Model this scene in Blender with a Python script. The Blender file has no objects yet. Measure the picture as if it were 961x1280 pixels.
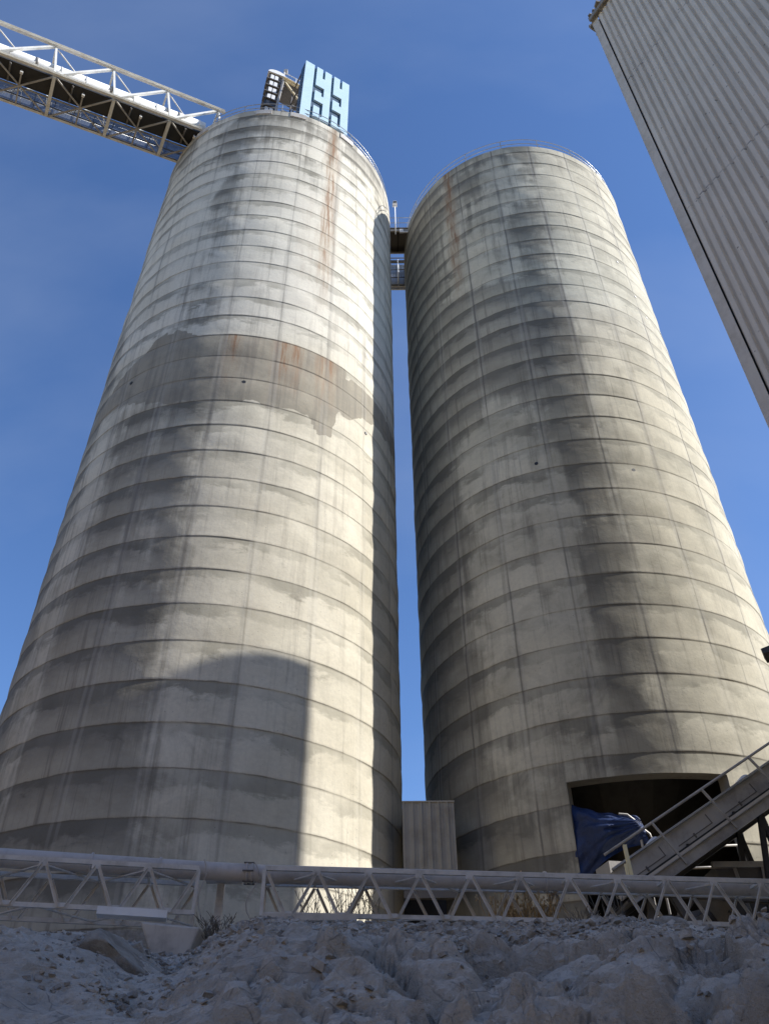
import bpy, math, random
import numpy as np
from mathutils import Vector, Matrix, noise

random.seed(7)
S = bpy.context.scene
COL = S.collection
PI = math.pi
R = 6.4                       # silo radius
H = 42.85                     # silo top above the eye (the camera is at the origin)
LIFT = 1.196                  # height of one casting lift
CL = Vector((-5.944, 25.637, 0.0))
CR = Vector((7.746, 27.687, 0.0))
BASE = 2.6                    # ground level at the silos

# ------------------------------------------------------------------ objects
def props(o, label=None, cat=None, group=None, kind=None):
    if label: o['label'] = label
    if cat: o['category'] = cat
    if group: o['group'] = group
    if kind: o['kind'] = kind
    return o

def empty(name, loc, label, cat, group=None):
    o = bpy.data.objects.new(name, None)
    COL.objects.link(o)
    o.location = loc
    o.empty_display_size = 0.3
    return props(o, label, cat, group)

def origin_of(o):
    v = Vector((0, 0, 0))
    while o is not None:
        v = v + o.location
        o = o.parent
    return v

class MB:
    """collects shapes in world coordinates; build() makes ONE mesh object"""
    def __init__(s): s.v = []; s.f = []; s.sm = []
    def add(s, vs, fs, smooth=False):
        k = len(s.v)
        s.v += [Vector(p) for p in vs]
        for f in fs:
            s.f.append(tuple(i + k for i in f)); s.sm.append(smooth)
        return s
    def box(s, c, d, rz=0.0):
        c = Vector(c); x, y, z = d[0]/2, d[1]/2, d[2]/2
        m = Matrix.Rotation(rz, 3, 'Z')
        vs = [c + m @ Vector((i*x, j*y, k*z)) for k in (-1, 1) for j in (-1, 1) for i in (-1, 1)]
        return s.add(vs, [(0,2,3,1),(4,5,7,6),(0,1,5,4),(2,6,7,3),(0,4,6,2),(1,3,7,5)])
    def frame(s, p, q, up=(0, 0, 1)):
        p, q = Vector(p), Vector(q)
        d = (q - p).normalized(); up = Vector(up)
        if abs(d.dot(up.normalized())) > .98: up = Vector((0, 1, 0))
        x = d.cross(up).normalized(); y = x.cross(d).normalized()
        return p, q, x, y
    def prism(s, p, q, prof, up=(0, 0, 1), smooth=False):
        p, q, x, y = s.frame(p, q, up)
        n = len(prof)
        vs = [p + x*a + y*b for a, b in prof] + [q + x*a + y*b for a, b in prof]
        fs = [(i, (i+1) % n, n+(i+1) % n, n+i) for i in range(n)]
        s.add(vs, fs, smooth)
        k = len(s.v) - 2*n
        s.f.append(tuple(k+i for i in reversed(range(n)))); s.sm.append(False)
        s.f.append(tuple(k+n+i for i in range(n))); s.sm.append(False)
        return s
    def bar(s, p, q, w, h=None, up=(0, 0, 1)):
        h = h or w
        return s.prism(p, q, [(-w/2,-h/2),(w/2,-h/2),(w/2,h/2),(-w/2,h/2)], up)
    def angle(s, p, q, w, t=.008, up=(0, 0, 1), flip=1):
        return s.prism(p, q, [(0,0),(flip*w,0),(flip*w,t),(flip*t,t),(flip*t,w),(0,w)], up)
    def channel(s, p, q, w, h, t=.01, up=(0, 0, 1)):
        return s.prism(p, q, [(0,-h/2),(w,-h/2),(w,-h/2+t),(t,-h/2+t),(t,h/2-t),(w,h/2-t),(w,h/2),(0,h/2)], up)
    def tube(s, p, q, r, n=10, up=(0, 0, 1)):
        return s.prism(p, q, [(r*math.cos(2*PI*i/n), r*math.sin(2*PI*i/n)) for i in range(n)], up, True)
    def path(s, pts, r, n=8, closed=False):
        pts = [Vector(p) for p in pts]; m = len(pts); k = len(s.v); rings = []
        for i, p in enumerate(pts):
            a = pts[(i-1) % m] if (closed or i) else p
            b = pts[(i+1) % m] if (closed or i < m-1) else p
            d = (b-a).normalized()
            up = Vector((0,0,1)) if abs(d.z) < .95 else Vector((0,1,0))
            x = d.cross(up).normalized(); y = x.cross(d)
            for j in range(n):
                t = 2*PI*j/n
                s.v.append(p + x*r*math.cos(t) + y*r*math.sin(t))
        for i in range(m if closed else m-1):
            a = k+i*n; b = k+((i+1) % m)*n
            for j in range(n):
                s.f.append((a+j, a+(j+1) % n, b+(j+1) % n, b+j)); s.sm.append(True)
        return s
    def build(s, name, mat, parent=None, label=None, **kw):
        me = bpy.data.meshes.new(name)
        if parent is not None: o0 = origin_of(parent)
        else:
            o0 = Vector((sum(v.x for v in s.v)/len(s.v), sum(v.y for v in s.v)/len(s.v), min(v.z for v in s.v)))
        me.from_pydata([v - o0 for v in s.v], [], s.f)
        me.polygons.foreach_set('use_smooth', s.sm)
        me.materials.append(mat); me.update()
        o = bpy.data.objects.new(name, me)
        COL.objects.link(o)
        if parent is not None: o.parent = parent
        else: o.location = o0
        props(o, label, **kw)
        return o

# ------------------------------------------------------------------ nodes
class NT:
    def __init__(s, mat):
        s.t = mat.node_tree; s.n = s.t.nodes; s.l = s.t.links
    def put(s, sock, v):
        if v is None: return
        if isinstance(v, bpy.types.NodeSocket): s.l.new(v, sock)
        elif isinstance(v, (tuple, list)) and len(v) == 3 and sock.type == 'RGBA': sock.default_value = (*v, 1)
        else: sock.default_value = v
    def math(s, op, a, b=None, c=None, clamp=False):
        n = s.n.new('ShaderNodeMath'); n.operation = op; n.use_clamp = clamp
        for i, v in enumerate((a, b, c)): s.put(n.inputs[i], v)
        return n.outputs[0]
    def mix(s, f, a, b, mode='MIX'):
        n = s.n.new('ShaderNodeMix'); n.data_type = 'RGBA'; n.blend_type = mode
        s.put(n.inputs[0], f); s.put(n.inputs[6], a); s.put(n.inputs[7], b)
        return n.outputs[2]
    def noise(s, vec, scale, detail=4, rough=.55, dist=0.0, out=0):
        n = s.n.new('ShaderNodeTexNoise'); n.noise_dimensions = '3D'
        s.put(n.inputs['Vector'], vec); n.inputs['Scale'].default_value = scale
        n.inputs['Detail'].default_value = detail; n.inputs['Roughness'].default_value = rough
        n.inputs['Distortion'].default_value = dist
        return n.outputs[out]
    def voro(s, vec, scale, feature='F1', out='Distance'):
        n = s.n.new('ShaderNodeTexVoronoi'); n.feature = feature
        s.put(n.inputs['Vector'], vec); n.inputs['Scale'].default_value = scale
        return n.outputs[out]
    def step(s, v, a, b, lo=0.0, hi=1.0):
        n = s.n.new('ShaderNodeMapRange'); n.interpolation_type = 'SMOOTHSTEP'
        s.put(n.inputs[0], v); s.put(n.inputs[1], a); s.put(n.inputs[2], b)
        n.inputs[3].default_value = lo; n.inputs[4].default_value = hi
        return n.outputs[0]
    def scale(s, vec, sc):
        n = s.n.new('ShaderNodeVectorMath'); n.operation = 'MULTIPLY'
        s.put(n.inputs[0], vec); n.inputs[1].default_value = sc
        return n.outputs[0]
    def xyz(s, x, y, z):
        n = s.n.new('ShaderNodeCombineXYZ')
        for i, v in enumerate((x, y, z)): s.put(n.inputs[i], v)
        return n.outputs[0]
    def sep(s, v):
        n = s.n.new('ShaderNodeSeparateXYZ'); s.put(n.inputs[0], v); return n.outputs
    def bump(s, h, dist=.02, strength=1.0):
        n = s.n.new('ShaderNodeBump'); n.inputs['Distance'].default_value = dist
        n.inputs['Strength'].default_value = strength; s.put(n.inputs['Height'], h)
        return n.outputs[0]

def new_mat(name, rough=.8, metal=0.0):
    m = bpy.data.materials.new(name); m.use_nodes = True
    t = NT(m); b = t.n['Principled BSDF']
    b.inputs['Roughness'].default_value = rough; b.inputs['Metallic'].default_value = metal
    tc = t.n.new('ShaderNodeTexCoord')
    return m, t, b, tc

def worn_paint(name, c, dirt=(.12,.11,.10), amt=.5, rough=.6, scale=1.5, rust=0.0, metal=0.0):
    m, t, b, tc = new_mat(name, rough, metal)
    g = t.n.new('ShaderNodeNewGeometry').outputs['Position']
    n1 = t.step(t.noise(g, scale, 6, .65), .42, .75)
    n2 = t.noise(t.scale(g, (3, 3, .6)), 2.5, 5, .6)
    col = t.mix(t.math('MULTIPLY', n1, amt), c, dirt)
    col = t.mix(t.step(n2, .5, .8, 0, amt*.6), col, dirt)
    if rust:
        rn = t.step(t.noise(g, scale*2.7, 8, .7), .62, .72, 0, rust)
        col = t.mix(rn, col, (.16, .07, .035))
    t.put(b.inputs['Base Color'], col)
    t.put(b.inputs['Normal'], t.bump(t.noise(g, 25, 4), .004))
    t.put(b.inputs['Roughness'], t.step(n1, 0, 1, rough-.1, min(1, rough+.2)))
    return m

def concrete(name, phase_z, phase_u, jv=.6, white=0.0, light=(.68,.63,.505), dark=(.44,.405,.315), seed=0.0):
    m, t, b, tc = new_mat(name, .9)
    uv = t.sep(tc.outputs['UV']); u, v = uv[0], uv[1]
    P = t.xyz(u, v, seed)
    att = t.n.new('ShaderNodeAttribute'); att.attribute_name = 'stains_shade'
    sc = t.n.new('ShaderNodeSeparateColor'); t.l.new(att.outputs['Color'], sc.inputs[0])
    stain_shade, repair, rust = sc.outputs[0], sc.outputs[1], sc.outputs[2]
    wob = t.math('MULTIPLY', t.math('SUBTRACT', t.noise(P, 1.3, 5, .6), .5), .10)
    vl = t.math('DIVIDE', t.math('SUBTRACT', t.math('ADD', v, wob), phase_z), LIFT)
    lf = t.math('FRACT', vl); li = t.math('FLOOR', vl)
    ul = t.math('DIVIDE', t.math('SUBTRACT', t.math('ADD', u, t.math('MULTIPLY', wob, .35)), phase_u), R*PI/10)
    uf = t.math('FRACT', ul); ui = t.math('FLOOR', ul)
    wn = t.n.new('ShaderNodeTexWhiteNoise'); wn.noise_dimensions = '3D'
    t.l.new(t.xyz(ui, li, seed+3.1), wn.inputs['Vector'])
    wn2 = t.n.new('ShaderNodeTexWhiteNoise'); wn2.noise_dimensions = '3D'
    t.l.new(t.xyz(li, t.math('FLOOR', t.math('MULTIPLY', ul, 2)), seed+9.7), wn2.inputs['Vector'])
    big = t.noise(P, .22, 4, .6, .4)
    mid = t.noise(P, .9, 6, .65, .6)
    fine = t.noise(P, 9, 3, .7)
    f = t.math('ADD', t.math('MULTIPLY', t.step(mid, .35, .7), .38), t.math('MULTIPLY', t.step(big, .35, .68), .40))
    f = t.math('ADD', f, t.math('MULTIPLY', t.math('SUBTRACT', wn.outputs[0], .5), .36))
    f = t.math('ADD', f, t.math('MULTIPLY', t.math('SUBTRACT', wn2.outputs[0], .5), .18))
    col = t.mix(f, light, dark)
    if white: col = t.mix(t.step(v, 23.5, 26.0, 0, white), col, (.76, .72, .62))
    col = t.mix(t.step(lf, .25, 1.0, 0, .12), col, (.27, .25, .20))  # bulge shading painted in: each lift darkens upward
    # warm and cool casts
    col = t.mix(t.step(t.noise(P, .35, 3, .5), .45, .75, 0, .35), col, (.56, .505, .38), 'MIX')
    # top of each lift darker, ragged lower edge
    rag = t.math('MULTIPLY', t.math('SUBTRACT', t.noise(t.scale(P, (.5, 1.0, 1)), 1.7, 5, .65, .3), .5), 1.5)
    tt = t.step(t.math('ADD', lf, rag), .60, .80)
    amt = t.math('MULTIPLY', t.step(t.noise(P, .5, 3, .5), .38, .60, .22, .80), t.math('ADD', .55, t.math('MULTIPLY', stain_shade, .75)))
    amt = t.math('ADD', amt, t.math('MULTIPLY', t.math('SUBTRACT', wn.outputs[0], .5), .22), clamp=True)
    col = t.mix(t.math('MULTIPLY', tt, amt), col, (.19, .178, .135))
    # pale laitance just above the joint
    pale = t.math('MULTIPLY', t.step(t.math('ADD', lf, rag), .05, .28, 1, 0), t.step(mid, .42, .6, 0, .12))
    col = t.mix(pale, col, (.74, .66, .54))
    # vertical run marks
    st = t.noise(t.scale(P, (2.2, .10, 1)), 1.6, 4, .7)
    st2 = t.noise(t.scale(P, (6.5, .22, 1)), 1.6, 5, .7)
    run = t.math('MULTIPLY', t.step(st, .50, .70), t.math('ADD', .16, t.math('MULTIPLY', stain_shade, .55)), clamp=True)
    col = t.mix(run, col, (.20, .175, .14))
    col = t.mix(t.math('MULTIPLY', t.step(st2, .55, .75), t.math('ADD', .08, t.math('MULTIPLY', stain_shade, .5))), col, (.14, .13, .115))
    # painted shade with broad damp stains
    sg = t.math('MULTIPLY', t.step(t.math('ADD', stain_shade, t.math('MULTIPLY', t.math('SUBTRACT', t.mix(.45, mid, st), .5), 1.9)), .26, .80), t.step(t.math('ADD', lf, t.math('MULTIPLY', rag, .6)), .1, .9, .42, .84))
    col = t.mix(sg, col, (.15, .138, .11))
    # repair band
    redge = t.step(t.math('ADD', repair, t.math('MULTIPLY', t.math('SUBTRACT', t.noise(P, 2.2, 4, .7), .5), .9)), .42, .56)
    rc = t.mix(t.step(mid, .35, .65), (.34, .305, .235), (.27, .243, .19))
    rc = t.mix(t.step(st, .48, .7, 0, .5), rc, (.16, .145, .125))
    col = t.mix(t.math('MULTIPLY', redge, .93), col, rc)
    # rust
    rs = t.math('MULTIPLY', rust, t.step(t.noise(t.scale(P, (4.5, .35, 1)), 1.7, 5, .65), .40, .66))
    col = t.mix(t.math('MULTIPLY', rust, .35, clamp=True), col, (.40, .29, .18))
    col = t.mix(t.math('MULTIPLY', rs, .85), col, (.25, .125, .06))
    # joints between lifts and panels
    dj = t.math('MULTIPLY', t.math('MINIMUM', lf, t.math('SUBTRACT', 1, lf)), LIFT)
    jn = t.step(t.noise(P, 1.1, 2, .6), .35, .62, .15, 1)
    jl = t.math('MULTIPLY', t.step(dj, .004, .026, 1, 0), jn)
    du = t.math('MULTIPLY', t.math('MINIMUM', uf, t.math('SUBTRACT', 1, uf)), 2.01)
    jm = t.math('MULTIPLY', t.step(du, .008, .045, 1, 0), t.step(t.noise(t.scale(P, (1, .4, 1)), .8, 2, .6), .36, .62, .15, .85))
    du2 = t.math('ABSOLUTE', t.math('SUBTRACT', uf, .5))
    jh = t.math('MULTIPLY', t.step(du2, .003, .018, 1, 0), t.step(t.noise(t.scale(P, (1, .5, 1)), .9, 4, .6), .45, .65, 0, .42))
    smear = t.math('MULTIPLY', t.step(du, .02, .20, 1, 0), t.step(st, .42, .62, .05, .34))
    col = t.mix(smear, col, (.22, .205, .18))
    col = t.mix(t.math('MULTIPLY', jl, .60), col, (.11, .095, .075))
    col = t.mix(t.math('MULTIPLY', t.math('MAXIMUM', jm, jh), jv), col, (.13, .12, .105))
    stripe = t.math('MULTIPLY', t.step(t.math('ABSOLUTE', t.math('SUBTRACT', du, .10)), .03, .07, 1, 0), t.step(t.noise(t.scale(P, (1, .25, 1)), 1.1, 3), .35, .55, .04, .15))
    col = t.mix(stripe, col, (.60, .57, .49))
    # bug holes, speckle
    vd = t.voro(P, 7.0)
    pore = t.math('MULTIPLY', t.step(vd, .05, .11, 1, 0), t.step(t.noise(P, 1.5, 3), .48, .62))
    col = t.mix(t.math('MULTIPLY', pore, .7), col, (.07, .065, .06))
    col = t.mix(t.step(fine, .3, .75, 0, .30), col, t.mix(.5, col, (.22, .21, .19)))
    t.put(b.inputs['Base Color'], col)
    hgt = t.math('ADD', t.math('MULTIPLY', fine, .25), t.math('MULTIPLY', t.noise(P, 3.0, 3, .65), .8))
    t.put(b.inputs['Normal'], t.bump(hgt, .022, .5))
    b.inputs['Specular IOR Level'].default_value = .25
    return m

M = {}
M['white'] = worn_paint('weathered_white_paint', (.62, .61, .58), amt=.55, rust=.25)
M['truss'] = worn_paint('dusty_white_truss_paint', (.60, .57, .52), dirt=(.27,.245,.21), amt=.6, rust=.35, scale=3)
M['bridge'] = worn_paint('white_bridge_paint', (.74, .73, .68), dirt=(.30,.26,.21), amt=.45, rust=.3, scale=2)
M['bright'] = worn_paint('clean_white_sheet', (.80, .80, .79), amt=.2)
M['grey'] = worn_paint('grey_galvanised_steel', (.42, .40, .37), amt=.5, rough=.55, metal=.15)
M['dgrey'] = worn_paint('dark_grey_steel', (.12, .11, .10), amt=.5, rust=.3)
M['dark'] = worn_paint('black_rubber_and_grime', (.022, .021, .02), dirt=(.05,.045,.04), amt=.4)
M['rail'] = worn_paint('galvanised_rail', (.42, .43, .43), amt=.35, rough=.45, metal=.4)
M['pipe'] = worn_paint('dusty_pipe', (.50, .46, .42), dirt=(.25,.22,.19), amt=.6, rust=.3)
M['cream'] = worn_paint('cream_steel_paint', (.68, .58, .38), amt=.3)
M['yellow'] = worn_paint('sunlit_post_yellow', (.85, .75, .45), amt=.25)  # bright yellow stands in for sunlight on the end posts
M['blue'] = worn_paint('light_blue_cladding', (.43, .58, .68), dirt=(.32,.45,.52), amt=.25, rough=.6)
M['bluedark'] = worn_paint('blue_in_shade', (.030, .07, .12), dirt=(.02,.04,.07), amt=.3)  # darker copy of the blue, painting shadow into the slots
M['bluegrey'] = worn_paint('blue_grey_grating', (.16, .20, .29), amt=.4, metal=.2)
M['wood'] = worn_paint('weathered_fascia_board', (.30, .275, .23), dirt=(.10,.09,.075), amt=.8, scale=5)
M['footing'] = worn_paint('cast_footing_concrete', (.52, .48, .42), dirt=(.28,.25,.22), amt=.7, scale=3)
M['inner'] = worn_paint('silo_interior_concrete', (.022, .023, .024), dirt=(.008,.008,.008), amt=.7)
M['jamb'] = worn_paint('grey_jamb_concrete', (.27, .26, .23), amt=.5)
M['lamp'] = worn_paint('dark_lamp_housing', (.04, .035, .03), amt=.3)
M['glass'] = new_mat('lamp_glass', .15)[0]
M['glass'].node_tree.nodes['Principled BSDF'].inputs['Base Color'].default_value = (.5,.5,.48,1)

def tarp_mat():
    m, t, b, tc = new_mat('blue_woven_tarp', .6)
    g = t.n.new('ShaderNodeNewGeometry').outputs['Position']
    col = t.mix(t.step(t.noise(g, 2.2, 5), .35, .7), (.003, .016, .065), (.005, .026, .11))
    t.put(b.inputs['Base Color'], col)
    t.put(b.inputs['Normal'], t.bump(t.noise(g, 7, 3, .5, .6), .03))
    return m
M['tarp'] = tarp_mat()

def cladding_mat(name, c=(.74, .665, .54), dirt=(.50, .445, .355)):
    m, t, b, tc = new_mat(name, .62, .0)
    uv = t.sep(tc.outputs['UV']); u, v = uv[0], uv[1]
    P = t.xyz(u, v, 4.0)
    wn = t.n.new('ShaderNodeTexWhiteNoise'); wn.noise_dimensions = '2D'
    t.l.new(t.xyz(t.math('FLOOR', t.math('DIVIDE', u, .72)), t.math('FLOOR', t.math('DIVIDE', v, 7.3)), 0), wn.inputs['Vector'])
    col = t.mix(t.step(t.noise(t.scale(P, (2, .12, 1)), 1.5, 7, .65), .35, .75, 0, .75), c, dirt)
    col = t.mix(t.step(t.noise(P, .5, 6, .6), .4, .75, 0, .5), col, dirt)
    col = t.mix(t.math('MULTIPLY', wn.outputs[0], .16), col, (.66, .60, .49))
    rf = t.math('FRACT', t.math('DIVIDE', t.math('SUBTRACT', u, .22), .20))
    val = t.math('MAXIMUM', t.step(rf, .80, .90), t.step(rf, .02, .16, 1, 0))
    col = t.mix(t.math('MULTIPLY', val, .38), col, (.22, .195, .155))  # valley dirt, painted to deepen the light and dark of the ribs
    # rows of fixings
    fu = t.math('SUBTRACT', t.math('FRACT', t.math('DIVIDE', u, .36)), .5)
    fv = t.math('SUBTRACT', t.math('FRACT', t.math('DIVIDE', v, 1.22)), .5)
    r2 = t.math('ADD', t.math('POWER', t.math('MULTIPLY', fu, .36), 2), t.math('POWER', t.math('MULTIPLY', fv, 1.22), 2))
    scr = t.math('MULTIPLY', t.step(r2, .00012, .0009, 1, 0), t.step(t.noise(P, .9, 3), .42, .6))
    col = t.mix(t.math('MULTIPLY', scr, .8), col, (.06, .055, .05))
    vd = t.voro(P, 1.6)
    col = t.mix(t.step(vd, .02, .05, .7, 0), col, (.07, .065, .06))
    # lap seams
    wv = t.math('ADD', v, t.math('MULTIPLY', wn.outputs[0], .10))
    sv = t.math('ABSOLUTE', t.math('SUBTRACT', t.math('FRACT', t.math('DIVIDE', t.math('SUBTRACT', wv, 17.85-.05), 7.1)), 0))
    sn = t.math('MULTIPLY', t.step(sv, .002, .010, 1, 0), t.step(t.noise(P, 2.4, 3), .4, .6, .1, .8))
    col = t.mix(sn, col, (.12, .11, .10))
    t.put(b.inputs['Base Color'], col)
    t.put(b.inputs['Normal'], t.bump(t.noise(t.scale(P, (1, .3, 1)), 3.0, 4), .012))
    return m
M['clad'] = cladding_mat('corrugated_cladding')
M['trim'] = worn_paint('flat_corner_trim', (.62, .56, .46), dirt=(.42,.37,.30), amt=.6, scale=2)
M['clad2'] = worn_paint('ribbed_infill_sheet', (.36, .33, .27), dirt=(.22,.195,.16), amt=.6)

def ground_mat():
    m, t, b, tc = new_mat('dusty_rock_bank', .95)
    g = t.n.new('ShaderNodeNewGeometry'); P = g.outputs['Position']
    nz = t.sep(g.outputs['Normal'])[2]
    dust = (.86, .80, .71); rock = (.68, .61, .51)
    n = t.noise(P, 2.2, 6, .68, .3)
    up = t.step(t.math('ADD', nz, t.math('MULTIPLY', t.math('SUBTRACT', n, .5), .7)), .50, .92)
    col = t.mix(up, rock, dust)
    col = t.mix(t.step(t.noise(P, .55, 4, .6), .42, .72, 0, .5), col, (.40, .365, .32))
    col = t.mix(t.step(t.noise(P, 9, 5, .8), .50, .72, 0, .55), col, (.32, .295, .255))
    col = t.mix(t.step(t.noise(P, 30, 3, .7), .55, .75, 0, .35), col, (.72, .68, .62))
    crack = t.step(t.voro(t.scale(t.n.new('ShaderNodeVectorMath').outputs[0], (1,1,1)) if False else P, 3.2, 'DISTANCE_TO_EDGE'), .0, .03, .5, 0)
    col = t.mix(t.math('MULTIPLY', crack, t.step(n, .45, .6, 0, 1)), col, (.08, .078, .075))
    px_, py_, pz_ = t.sep(P)[0:3]
    pt_ = g.outputs['Pointiness']
    col = t.mix(t.step(pt_, .44, .490, .65, 0), col, (.20, .185, .16))  # cavity shade painted into the creases
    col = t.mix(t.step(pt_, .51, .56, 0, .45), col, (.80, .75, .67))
    bank = t.math('MULTIPLY', t.step(t.math('ABSOLUTE', px_), 9, 15, 1, 0), t.step(t.math('ABSOLUTE', t.math('SUBTRACT', py_, 9.5)), 6.5, 9.5, 1, 0))
    far = t.mix(t.step(t.noise(P, .15, 5, .6), .35, .65), (.22, .165, .095), (.33, .25, .15))
    col = t.mix(bank, far, col)
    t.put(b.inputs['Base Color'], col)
    h = t.math('ADD', t.noise(P, 5, 7, .75, .3), t.math('MULTIPLY', t.noise(P, 24, 4, .75), .4))
    t.put(b.inputs['Normal'], t.bump(h, .15, 1.0))
    b.inputs['Specular IOR Level'].default_value = .15
    return m
M['ground'] = ground_mat()
def rock_mat(name, a, c):
    m, t, b, tc = new_mat(name, .95)
    P = t.n.new('ShaderNodeNewGeometry').outputs['Position']
    col = t.mix(t.step(t.noise(P, 3, 8, .7), .3, .7), a, c)
    t.put(b.inputs['Base Color'], col)
    t.put(b.inputs['Normal'], t.bump(t.noise(P, 9, 9, .7), .05))
    return m
M['rubble'] = rock_mat('grey_shale', (.20,.185,.16), (.48,.445,.39))
M['rubble2'] = rock_mat('bank_shale', (.22,.205,.18), (.60,.555,.49))
M['boulder'] = rock_mat('brown_dusty_stone', (.20,.175,.14), (.40,.37,.32))
M['stone'] = rock_mat('pale_dusty_stone', (.38,.35,.31), (.58,.54,.48))
M['straw'] = worn_paint('dry_straw', (.50, .36, .19), dirt=(.25,.17,.09), amt=.6, scale=8)
M['twig'] = worn_paint('bare_twigs', (.17, .15, .12), dirt=(.08,.07,.05), amt=.5, scale=8)

# ------------------------------------------------------------------ silos
def nz2(x, y, z=0.0, o=4):
    return noise.fractal(Vector((x, y, z)), .9, 2.1, o)

def ss(a, b, x):
    t = min(1, max(0, (x-a)/(b-a))) if a != b else float(x > a)
    return t*t*(3-2*t)

def stains_shade_left(a, z):
    w = nz2(a*.05, z*.25, 3, 3)*.5; w2 = nz2(a*.15, z*.8, 8, 3)*.3
    st = 0.0
    st += 1.2*ss(-43, -55, a + w*12)*ss(29, 25, z+w*3) + .45*ss(-50, -58, a+w*8)                               # dark flank: stain plus painted shade
    st += .10*ss(6, 0, abs(a+9 + w*10))*ss(24, 37, z)
    st += .7*ss(34, H, z + w*5)*ss(-.2, .6, w+w2+.25)
    st += .9*ss(3.2, .6, abs(a-33+w2*3))*ss(37.5, 42, z)
    st += .45*ss(15, 4, z + w*6)*ss(30, -10, a) + .12*ss(22, -4, a+w*10)  # low staining that also paints the shadow there deeper
    st += .30*ss(12, 2, abs(a+27+w*12))*ss(23.5, 14, z)
    st += .55*ss(10, 1, abs(a+9+w*12))*ss(9, 14, z)*ss(-.5, .3, w2+w)*(1-.35*ss(25, 30, z))  # painted shade: dark column along the sun's terminator
    st += .35*ss(2, -4, a+w*8)*ss(-36, -26, a)*ss(23, 20, z)  # painted shade lower down beside the terminator
    st += .12 + .22*w
    # repair band
    hi = 24.44
    if a < -8: hi = 24.44 + .55*ss(-8, -16, a)*ss(-34, -22, a) - 2.0*ss(-26, -58, a) + w2*.8
    lo = 20.85 + w2*.7
    if a < -10: lo += 1.0*ss(-10, -40, a)
    if a > 42: lo = 21.85 + .9*ss(42, 60, a) + w2
    elif a > 30: lo = 20.85 - .6*ss(30, 33, a) + 1.6*ss(38, 42, a) + w2
    if a > 44: hi = 24.44 - .3 + w2
    rep = min(ss(lo-.08, lo+.08, z), ss(hi+.06, hi-.06, z)) * ss(-72, -60, a)
    # rust below the band joint and from the rim
    ru = ss(20.8, 24.4, z)*ss(24.46, 24.40, z)*(ss(4, 1, abs(a-3))*.9 + ss(7, 2, abs(a-22)) + .8*ss(6, 1, abs(a-36)) + .10*ss(-2, 6, a)*ss(45, 38, a))
    ru += ss(4.6, .8, abs(a-33+w2*4))*ss(26, 33, z)*.95
    ru += ss(8, 1, abs(a-25))*ss(25, 31, z)*ss(38, 33, z)*.15
    return st, rep, ru

def stains_shade_right(a, z):
    w = nz2(a*.05+9, z*.22, 13, 3)*.5; w2 = nz2(a*.15, z*.8, 18, 3)*.3
    st = .16 + .25*w
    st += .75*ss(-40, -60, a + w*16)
    band = ss(22, 25, z + w*2)*ss(31.6, 30.4, z + w2 + .02*(a+20))
    st += .85*band*ss(4, -4, a + w*10)*ss(-75, -50, a)
    st += .65*ss(35, H, z + w*5)*ss(10, -4, a)*ss(-.2, .5, w2+w+.2)
    st += .85*ss(11, 3, abs(a+4+w*8))*ss(-.5, .1, w2+w)*(.55+.45*ss(30, 8, z))  # column of staining and painted shade beside the terminator
    st += .9*ss(1.2, .4, abs(a+31+w2*2))*ss(35.5, 37, z)*ss(40.5, 39.5, z)
    st += .45*ss(13, 6, z)*ss(14, -20, a) + .12*ss(5, -10, a+w*10)
    ru = ss(3.8, .8, abs(a+40+w2*4))*ss(30, 36, z)*1.0
    return st, 0.0, ru

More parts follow.
